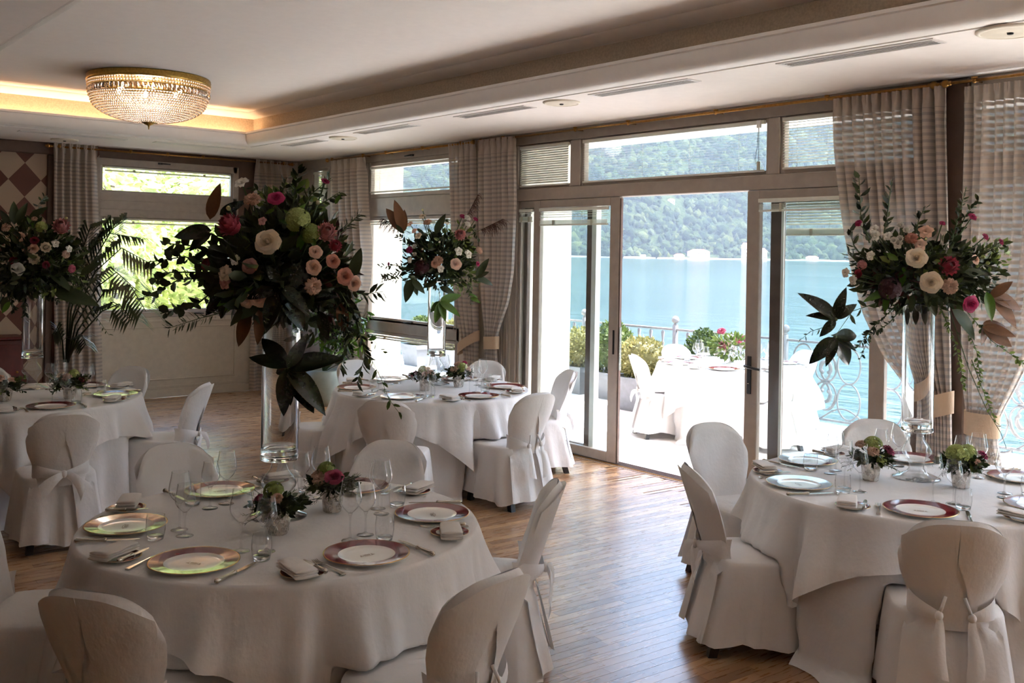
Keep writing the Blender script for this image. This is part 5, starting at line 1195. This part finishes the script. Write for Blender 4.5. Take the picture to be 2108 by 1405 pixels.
A.sprig([(1800,625),(1755,640),(1720,690)],.18,4,.05,'fol',.4)
A.whorl('brown',(2038,612),((2094,604),(2084,577),(2110,668),(2120,626),(2060,640)),.1); A.whorl('brown',(2022,672),((2092,688),(2088,712),(2034,716),(2080,660)),.12)
for k,a,b in (('olive',(1960,636),(2022,692)),('green',(1830,600),(1780,612)),('green',(1828,606),(1818,642)),('olive',(1880,606),(1874,642)),('olive',(1905,590),(1930,650)),('green',(2030,600),(2050,660)),('olive',(1860,560),(1835,545)),('green',(1850,535),(1820,520)),('green',(1860,550),(1856,590)),('olive',(1985,560),(2030,560))): A.leaf(k,a,b,.15)
for pts,n,sz in (([(1790,500),(1772,440),(1768,362)],26,.062),([(1820,480),(1828,430),(1836,370)],18,.06),([(1885,480),(1892,450),(1905,424)],12,.055),([(1960,490),(1975,440),(1988,388)],34,.04),([(1965,490),(1990,440),(2015,410)],26,.04),([(1980,540),(2030,515),(2068,500)],26,.045),([(1790,540),(1760,510),(1748,475)],16,.055),([(1800,560),(1765,540),(1745,520)],14,.05),([(1990,540),(2040,540),(2050,520)],20,.04)): A.sprig(pts,.06,n,sz,'fol',.42,0,.75,.004)
for pts,n in (([(1935,630),(1965,700),(1980,770),(1985,800)],60),([(1975,640),(2010,720),(2020,790)],60),([(1990,640),(2040,700),(2090,735),(2108,750)],44),([(2000,740),(2030,820),(2050,870)],30)): A.sprig(pts,.1,n,.026,'light',.55,.2,.9,.0025)
A.sprig([(1955,640),(1995,760),(2030,840),(2060,890),(2072,922)],.08,6,.03,'fol',.4,.1,.8,.003)
A.sprig([(1850,625),(1800,670),(1765,715)],.1,50,.03,'fol',.5,.1,.9,.003); A.sprig([(1860,630),(1830,665),(1790,690),(1770,740)],.08,44,.026,'fol',.5,.1,.9,.003); A.sprig([(1700,672),(1668,682),(1645,702)],.16,10,.03,'fol',.4,.1,.8,.002)
A.core((1895,560),128,78,1150,.06,'fol',.7,.5); A.core((1830,560),70,60,170,.06,'fol',.7,.45,.03); A.core((1990,570),70,60,200,.05,'fol',.7,.5); A.core((1850,585),60,40,120,.05,'red',.7,.35,.06); A.core((2030,530),45,40,90,.045,'light',.6,.5); A.core((1880,540),70,40,100,.06,'light',.7,.5,.06)
for k in range(3): A.leaf('olive',(1868+18*k,634),(1864+20*k,668),-.04)
A.finish()
# ---- feathery bouquet
x,y=VPOS[3]; D=fdist(x,y); A=Arr('airy bouquet with pale protea, white blooms and feathery grass plumes',(x,y,ZTAB+VH[3]-.02),D,(905,540),3)
for k,c,px,py,s,dep in (('protea','ppale',947,483,.062,.15),('lisianthus','white',944,517,.04,.15),('lisianthus','white',964,523,.04,.13),('ranunculus','white',853,507,.03,.15),('ranunculus','white',854,523,.026,.15),('lisianthus','white',844,535,.028,.13),('carnation','magenta',843,514,.034,.12),('lisianthus','cream',861,485,.036,.12),('carnation','peach',880,457,.038,.08),('lisianthus','cream',869,445,.034,.06),('lisianthus','blush',844,461,.03,.08),('lisianthus','blush',853,475,.028,.1),('carnation','peach',902,536,.044,.18),('rose','peach',896,543,.036,.19),('lisianthus','white',907,553,.034,.2),('rose','blush',939,543,.05,.17),('carnation','blush',987,515,.036,.05),('carnation','magenta',979,451,.024,.03),('carnation','magenta',952,445,.026,.05),('carnation','white',962,448,.032,.05),('carnation','white',963,461,.03,.06),('rose','magenta',984,543,.022,.08),('bud','cream',905,498,.022,.15),('bud','cream',870,513,.024,.15),('bud','cream',868,533,.026,.16),('bud','cream',906,517,.02,.16),('lisianthus','white',921,460,.02,.06),('bud','cream',934,577,.022,.15),('hydrangea','burg',868,550,.08,.12),('carnation','magenta',800,543,.016,.05),('bud','yellow',870,432,.022,.05)):
    A.flower(k,c,px,py,s,dep,(.15,.25,.9) if k=='protea' else None)
A.whorl('green',(905,620),((884,642),(900,668),(919,660),(947,643),(950,605)),.2); A.whorl('olive',(848,574),((829,601),(834,622),(860,607),(874,602)),.14); A.whorl('olive',(982,572),((1017,583),(1002,530),(1006,556),(992,545)),.08); A.whorl('brown',(830,478),((816,412),(832,432),(796,426)),.05)
for k,a,b in (('olive',(897,482),(914,440)),('olive',(858,470),(878,485)),('olive',(905,590),(938,604)),('green',(968,612),(990,622)),('green',(965,605),(985,610)),('olive',(900,580),(870,590)),('olive',(920,580),(950,575)),('olive',(830,480),(815,462))): A.leaf(k,a,b,.15)
A.grass((948,470),(984,400),.0,70); A.grass((965,485),(1036,450),.0,70); A.grass((845,480),(786,448),-.05,40)
for pts,n,sz in (([(870,540),(835,500),(818,482)],30,.045),([(860,550),(820,560),(785,575)],30,.045),([(850,560),(820,545),(780,548)],18,.04),([(860,570),(815,575),(788,572)],26,.045),([(940,560),(965,590),(970,625)],30,.04),([(950,480),(975,470),(985,490)],14,.05),([(905,500),(905,460),(920,450)],18,.045),([(950,560),(985,580)],14,.045)): A.sprig(pts,.05,n,sz,'fol',.45,.1,.8,.003)
A.sprig([(895,590),(905,600),(905,640)],.15,8,.02,'fol'); A.core((905,527),68,48,800,.07,'fol',.7,.5); A.core((900,560),80,30,160,.07,'fol',.7,.5); A.core((950,570),45,35,120,.05,'light',.6,.5); A.core((870,545),40,30,60,.06,'red',.6,.4,.05); A.core((930,500),50,40,90,.06,'light',.6,.5,.05)
A.finish()
# ---- bouquet by the palm
x,y=VPOS[4]; D=fdist(x,y); A=Arr('shaded bouquet of peach carnations and open protea beside the palm',(x,y,ZTAB+VH[4]-.02),D,(70,530),4)
for k,c,px,py,s,dep in (('protea','ppale',126,466,.085,.12),('carnation','peach',13,467,.042,.12),('carnation','peach',40,487,.044,.14),('rose','red',71,494,.034,.15),('rose','red',28,537,.034,.15),('rose','red',95,545,.03,.14),('ranunculus','cream',94,509,.055,.16),('ranunculus','cream',70,533,.055,.18),('rose','white',36,554,.052,.17),('rose','peach',68,511,.04,.17),('lisianthus','white',114,501,.034,.12),('lisianthus','white',142,512,.03,.1),('hydrangea','lime',85,467,.055,.12),('carnation','pink',148,553,.034,.08),('carnation','blush',136,523,.034,.1),('bud','yellow',136,449,.03,.05),('carnation','peach',71,450,.024,.1),('bud','yellow',60,523,.018,.18),('carnation','peach',-20,490,.04,.12),('rose','cream',-15,520,.045,.12)):
    A.flower(k,c,px,py,s,dep,(.25,.55,.75) if k=='protea' else None)
for k,a,b in (('olive',(35,460),(52,418)),('olive',(30,462),(28,415)),('olive',(20,465),(2,430)),('olive',(60,450),(92,425)),('olive',(166,566),(202,538)),('green',(70,470),(58,445)),('olive',(15,610),(0,640)),('olive',(100,560),(150,590)),('olive',(110,600),(200,620)),('green',(20,620),(4,645))): A.leaf(k,a,b,.12)
for pts,n,sz in (([(80,450),(80,420),(92,403)],18,.05),([(120,520),(170,510),(205,500)],20,.05),([(20,560),(0,600),(-10,640)],40,.05),([(60,580),(50,620),(52,650)],44,.045),([(110,560),(130,600),(150,625)],36,.05),([(40,570),(20,610),(30,640)],40,.05),([(90,570),(100,600),(120,620)],36,.05),([(150,560),(190,640),(225,690)],14,.035)): A.sprig(pts,.08,n,sz,'fol',.45,.2,.8,.003)
A.core((65,530),98,74,1100,.08,'fol',.7,.5); A.core((20,570),60,50,200,.07,'fol',.7,.5); A.core((110,570),60,45,200,.06,'light',.7,.4); A.core((60,580),70,30,140,.06,'fol',.7,.5)
A.finish()
# ------------------------------------------------------------------ small posies in mercury-glass cups
def cup(label,x,y,z,kind):
    o=thing('mercury_glass_cup',label,'cup',(x,y,z)); MB().lathe([(0,0),(.036,0),(.039,.003),(.041,.01),(.052,.10),(.0535,.104),(.051,.105),(.049,.1),(.038,.012),(0,.012)],36).build('body','mercury',o)
    if kind:
        for k in range(10):
            for s in (-1,1):
                b=MB(); b.tube([((.0405+.011*t)*math.cos(2*PI*k/10+s*t*1.0),(.0405+.011*t)*math.sin(2*PI*k/10+s*t*1.0),.012+.085*t) for t in [q/6 for q in range(7)]],.0022,4); b.build('lattice_rib','mercury',o)
def posy(label,x,y,z,seed,fl,needle=True,W=.10):
    c=Vector((x,y,z)); r=thing('flower_posy',label,'posy',(x,y,z+.095)); rnd=random.Random(seed); fol=MB(); li=MB()
    for k,cl,dx,dy,dz,s in fl:
        # dx along camera right, dy toward camera, dz up
        p=R0*dx-FW*dy+Vector((0,0,dz)); out=(p+Vector((0,0,.05))).normalized()+R0*0-FW*.25; q=out.to_track_quat('Z','Y'); put(k,FM[k],r,p,q,s,srgb(*COL[cl]))
    for i in range(230):
        v=rv(rnd); v.z=v.z*.45; p=Vector((v.x*W,v.y*W,.035+v.z*.08))*rnd.uniform(.5,1.0); leaf_quads(fol,p,Vector((v.x,v.y,.4*rnd.uniform(-1,1)))+rv(rnd)*.5,rnd.uniform(.025,.05),rnd,0,.5)
    for i in range(26):
        a=rnd.uniform(0,6.28); e=Vector((math.cos(a),math.sin(a),rnd.uniform(-.45,.5))); s=Vector((0,0,.02))+e*.03; t=s+e*rnd.uniform(.07,.13); fol.tube([s,t],[.0016,.0008],3,cap=False)
        for j in range(14):
            q=s.lerp(t,.25+.75*j/14); leaf_quads(fol if i%3 else li,q,e*.6+rv(rnd)*.7,.018 if needle else .028,rnd,0,.14 if needle else .5)
    o=fol.build('greenery','foliage',r); o['kind']='stuff'; o=li.build('light_greenery','foliage_light',r); o['kind']='stuff'
PO=[(1,(572,1098),1,'lattice mercury-glass cup by the foot of the magnolia vase','posy of green hydrangea and peach carnation in the lattice cup',[('hydrangea','green',-.02,.0,.075,.05),('carnation','peach',.005,.05,.06,.026),('rose','mauve',-.075,.03,.055,.022)]),
 (1,(684,1052),0,'speckled mercury-glass cup beside the magnolia vase','posy with open mauve rose and pine needles in speckled cup',[('hydrangea','green',-.03,-.01,.08,.05),('rose','mauve',.015,.055,.07,.042),('carnation','blush',-.05,.04,.055,.036),('carnation','blush',-.07,.0,.065,.03)]),
 (2,(1792,988),0,'speckled mercury-glass cup near the silver-glared plates','posy of green hydrangea, blush carnation and violet bud before the terrace view',[('hydrangea','lime',.01,.0,.085,.06),('carnation','blush',-.01,.06,.065,.034),('carnation','mauve',.085,.02,.065,.034),('hydrangea','lime',.03,.06,.02,.036),('carnation','blush',-.05,-.01,.09,.03)]),
 (2,(1978,1003),0,'pale mercury-glass cup beside the vine vase foot','broad green hydrangea posy with magenta carnation and long leaves',[('hydrangea','lime',-.03,.02,.07,.07),('hydrangea','lime',.03,.0,.08,.055),('carnation','magenta',.1,.02,.075,.028),('carnation','peach',.06,.05,.04,.026)]),
 (3,(875,804),0,'speckled mercury-glass cup left of the feathery vase foot','posy of peach blooms and dark pink rose in speckled cup',[('hydrangea','lime',-.02,0,.07,.05),('carnation','blush',.05,.04,.06,.034),('rose','magenta',-.09,.04,.05,.03),('carnation','peach',.0,.06,.05,.03),('lisianthus','cream',.02,.03,.09,.03)]),
 (3,(944,796),1,'lattice mercury-glass cup right of the feathery vase foot','posy of lime hydrangea and peach carnations in lattice cup',[('hydrangea','lime',.03,.02,.07,.055),('carnation','blush',-.04,.04,.06,.036),('carnation','peach',-.01,.0,.1,.034),('carnation','magenta',.05,-.02,.11,.024),('carnation','blush',.08,.02,.06,.03)]),
 (4,(143,820),0,'mercury-glass cup hidden in greenery on the table by the palm','shaded posy of cream blooms and peach carnation by the palm',[('carnation','peach',.0,.05,.07,.04),('lisianthus','cream',-.06,.02,.085,.04),('hydrangea','lime',.03,.0,.09,.045),('rose','red',.09,.0,.05,.024)]),
 (4,(10,825),1,'bright lattice mercury-glass cup on the table by the palm','shaded posy of peach carnation and brown sprigs at the table rim',[('carnation','peach',-.02,.05,.07,.042),('carnation','blush',.05,.0,.06,.03)])]
for ti,p,kd,cl,pl,fl in PO:
    q=onz(p[0],p[1],ZTAB); cup(cl,q.x,q.y,ZTAB+.0005,kd); posy(pl,q.x,q.y,ZTAB,int(p[0]),fl,ti!=4)
# terrace centrepiece: low white compote with flowers
tx,ty=TBL[5]; q=onz(1500,748,ZTAB+ZTER); tx,ty=lerp(tx,q.x,.5),lerp(ty,q.y,.5); cp_=thing('footed_bowl','white footed bowl holding the terrace flowers','bowl',(tx,ty,ZTAB+ZTER)); MB().lathe([(0,0),(.05,0),(.05,.006),(.02,.02),(.016,.05),(.03,.07),(.075,.09),(.1,.13),(.105,.16),(.1,.16),(.07,.1),(0,.09)],32).build('bowl','porcelain',cp_)
r=thing('flower_posy','low sunny centrepiece of pink and white flowers on terrace table','posy',(tx,ty,ZTAB+ZTER+.14)); rnd=random.Random(77); fol=MB()
for k,c,dx,dz,s in (('carnation','pink',-.12,.22,.05),('protea','ppale',-.1,.06,.07),('carnation','white',.0,.02,.07),('carnation','pink',.06,.12,.05),('carnation','pink',.22,.05,.05),('carnation','magenta',.14,.14,.045),('lisianthus','white',.1,.06,.06),('carnation','white',-.02,.14,.06),('rose','pink',.17,.1,.05),('lisianthus','white',-.17,.0,.05)):
    p=R0*dx-FW*.06+Vector((0,0,dz)); put(k,FM[k],r,p,(p+Vector((0,0,.1))-FW*.15).to_track_quat('Z','Y'),s,srgb(*COL[c]))
for i in range(420):
    v=rv(rnd); p=Vector((v.x*.2,v.y*.2,.05+v.z*.1)); leaf_quads(fol,p,v+rv(rnd)*.6,rnd.uniform(.04,.09),rnd,0,.45)
o=fol.build('greenery','foliage_light',r); o['kind']='stuff'
for i in range(8): a=rnd.uniform(0,6.28); put('leaf',LM['brown'][i%2],r,(.05*math.cos(a),.05*math.sin(a),.05),frame_quat(Vector((math.cos(a),math.sin(a),.5)),Vector((0,0,1))),.16)
# ------------------------------------------------------------------ potted palm and corner plant
def pot(r,R,h,mat='pot_grey'): MB().lathe([(0,0),(R*.72,0),(R*.75,.01),(R,h-.03),(R*1.05,h-.028),(R*1.05,h),(R*.93,h),(R*.9,h-.05),(0,h-.05)],32).build('pot',mat,r)
q=onz(138,842,0); pc=Vector((3.15,11.45,0)); pl=thing('potted_palm','tall potted palm with arching fronds before the garden window','potted plant',pc); pot(pl,.2,.36); rnd=random.Random(12); MB().disc((0,0,.33),.18,20).build('soil','soil',pl)
Dp=fdist(pc.x,pc.y)
def frond(tips,dep,nleaf,ll):
    W=[atd(px,py,Dp-dep*t)-pc for t,(px,py) in zip([i/(len(tips)-1) for i in range(len(tips))],tips)]
    b=MB(); b.tube(W,[.012*(1-.7*i/(len(W)-1)) for i in range(len(W))],5); k=len(W)
    for i in range(nleaf):
        t=(.32+.68*i/nleaf)*(k-1); j=min(int(t),k-2); p=W[j].lerp(W[j+1],t-j); d=(W[j+1]-W[j]).normalized(); side=d.cross(Vector((0,0,1))); side=side.normalized() if side.length>.1 else RT.copy()
        for s in (-1,1):
            L=ll*(.55+.45*math.sin(PI*(.15+.8*i/nleaf)))*rnd.uniform(.85,1.1); e=d*.75+side*s*.7+UP*.12; e.normalize(); m=p+e*L*.55+Vector((0,0,-.02)); tip=p+e*L*.9+Vector((0,0,-L*.38)); n=e.cross(Vector((0,0,1))); n=n.normalized() if n.length>.05 else side; w=.016
            b.add([p-n*.004,p+n*.004,m+n*w,m-n*w,tip],[(0,1,2,3),(3,2,4)])
    b.build('frond','palm',pl)
for tips,dep,n,ll in (([(138,745),(150,660),(195,560),(250,510),(315,545)],.6,26,.50),([(138,745),(150,650),(190,540),(232,470),(262,448)],.3,26,.46),([(140,745),(160,680),(215,600),(270,590),(300,640)],.8,24,.42),([(136,745),(140,640),(160,540),(185,470),(215,458)],.2,22,.40),([(138,745),(165,690),(210,640),(245,625),(275,660)],.9,20,.38),([(132,745),(128,700),(118,672),(108,690)],.2,10,.22),([(140,745),(150,700),(170,690),(178,712)],.3,10,.22),([(138,745),(146,640),(178,520),(225,480),(290,490)],.2,24,.42),([(139,745),(155,670),(200,590),(240,560),(285,600)],1.0,24,.42)): frond(tips,dep,n,ll)
pc2=onz(664,833,0); pc2.z=0; p2=thing('potted_ficus','leafy green plant in grey-green pot in the room corner','potted plant',pc2); b=MB(); MB().lathe([(0,0),(.17,0),(.2,.1),(.22,.28),(.2,.42),(.18,.44),(.165,.42),(0,.4)],32).build('pot','pot_grey',p2); D2=fdist(pc2.x,pc2.y); rnd=random.Random(5); b=MB(); st=MB()
for k in range(26):
    px,py=rnd.uniform(650,765),rnd.uniform(550,700); e=atd(px,py,D2-.2)-pc2; st.tube([Vector((0,0,.4)),e*.5+Vector((0,0,.15)),e],[.006,.004,.002],4)
    for j in range(10): leaf_quads(b,Vector((0,0,.4)).lerp(e,.45+.06*j),rv(rnd)+Vector((0,0,-.3)),rnd.uniform(.1,.17),rnd,0,.35)
st.build('stems','stem_green',p2); o=b.build('leaves','green_top',p2); o['kind']='stuff'
# red sideboard at the wallpapered wall
cx=ony(44,720,12.25).x; zt_=ony(30,692,12.25).z; sb=thing('sideboard','dark red wooden sideboard against the wallpapered wall','sideboard',(cx-.8,12.35,0)); MB().bbox((-.8,-.2,.08),(.8,.2,zt_-.03),.008).build('body','red_wood',sb,smooth=False); MB().bbox((-.83,-.23,zt_-.03),(.83,.22,zt_),.008).build('top','red_wood',sb,smooth=False)
for k in range(3): x0=-.78+.53*k; d=MB().bbox((x0,-.215,.12),(x0+.5,-.2,zt_-.08),.006).build('door','red_wood',sb,smooth=False); MB().ico((x0+.45,-.228,zt_*.55),.014,2).build('knob','brass',d)
for sx in (-.74,.74):
    for sy in (-.15,.15): MB().bbox((sx-.03,sy-.03,0),(sx+.03,sy+.03,.08),.004).build('foot','red_wood',sb,smooth=False)
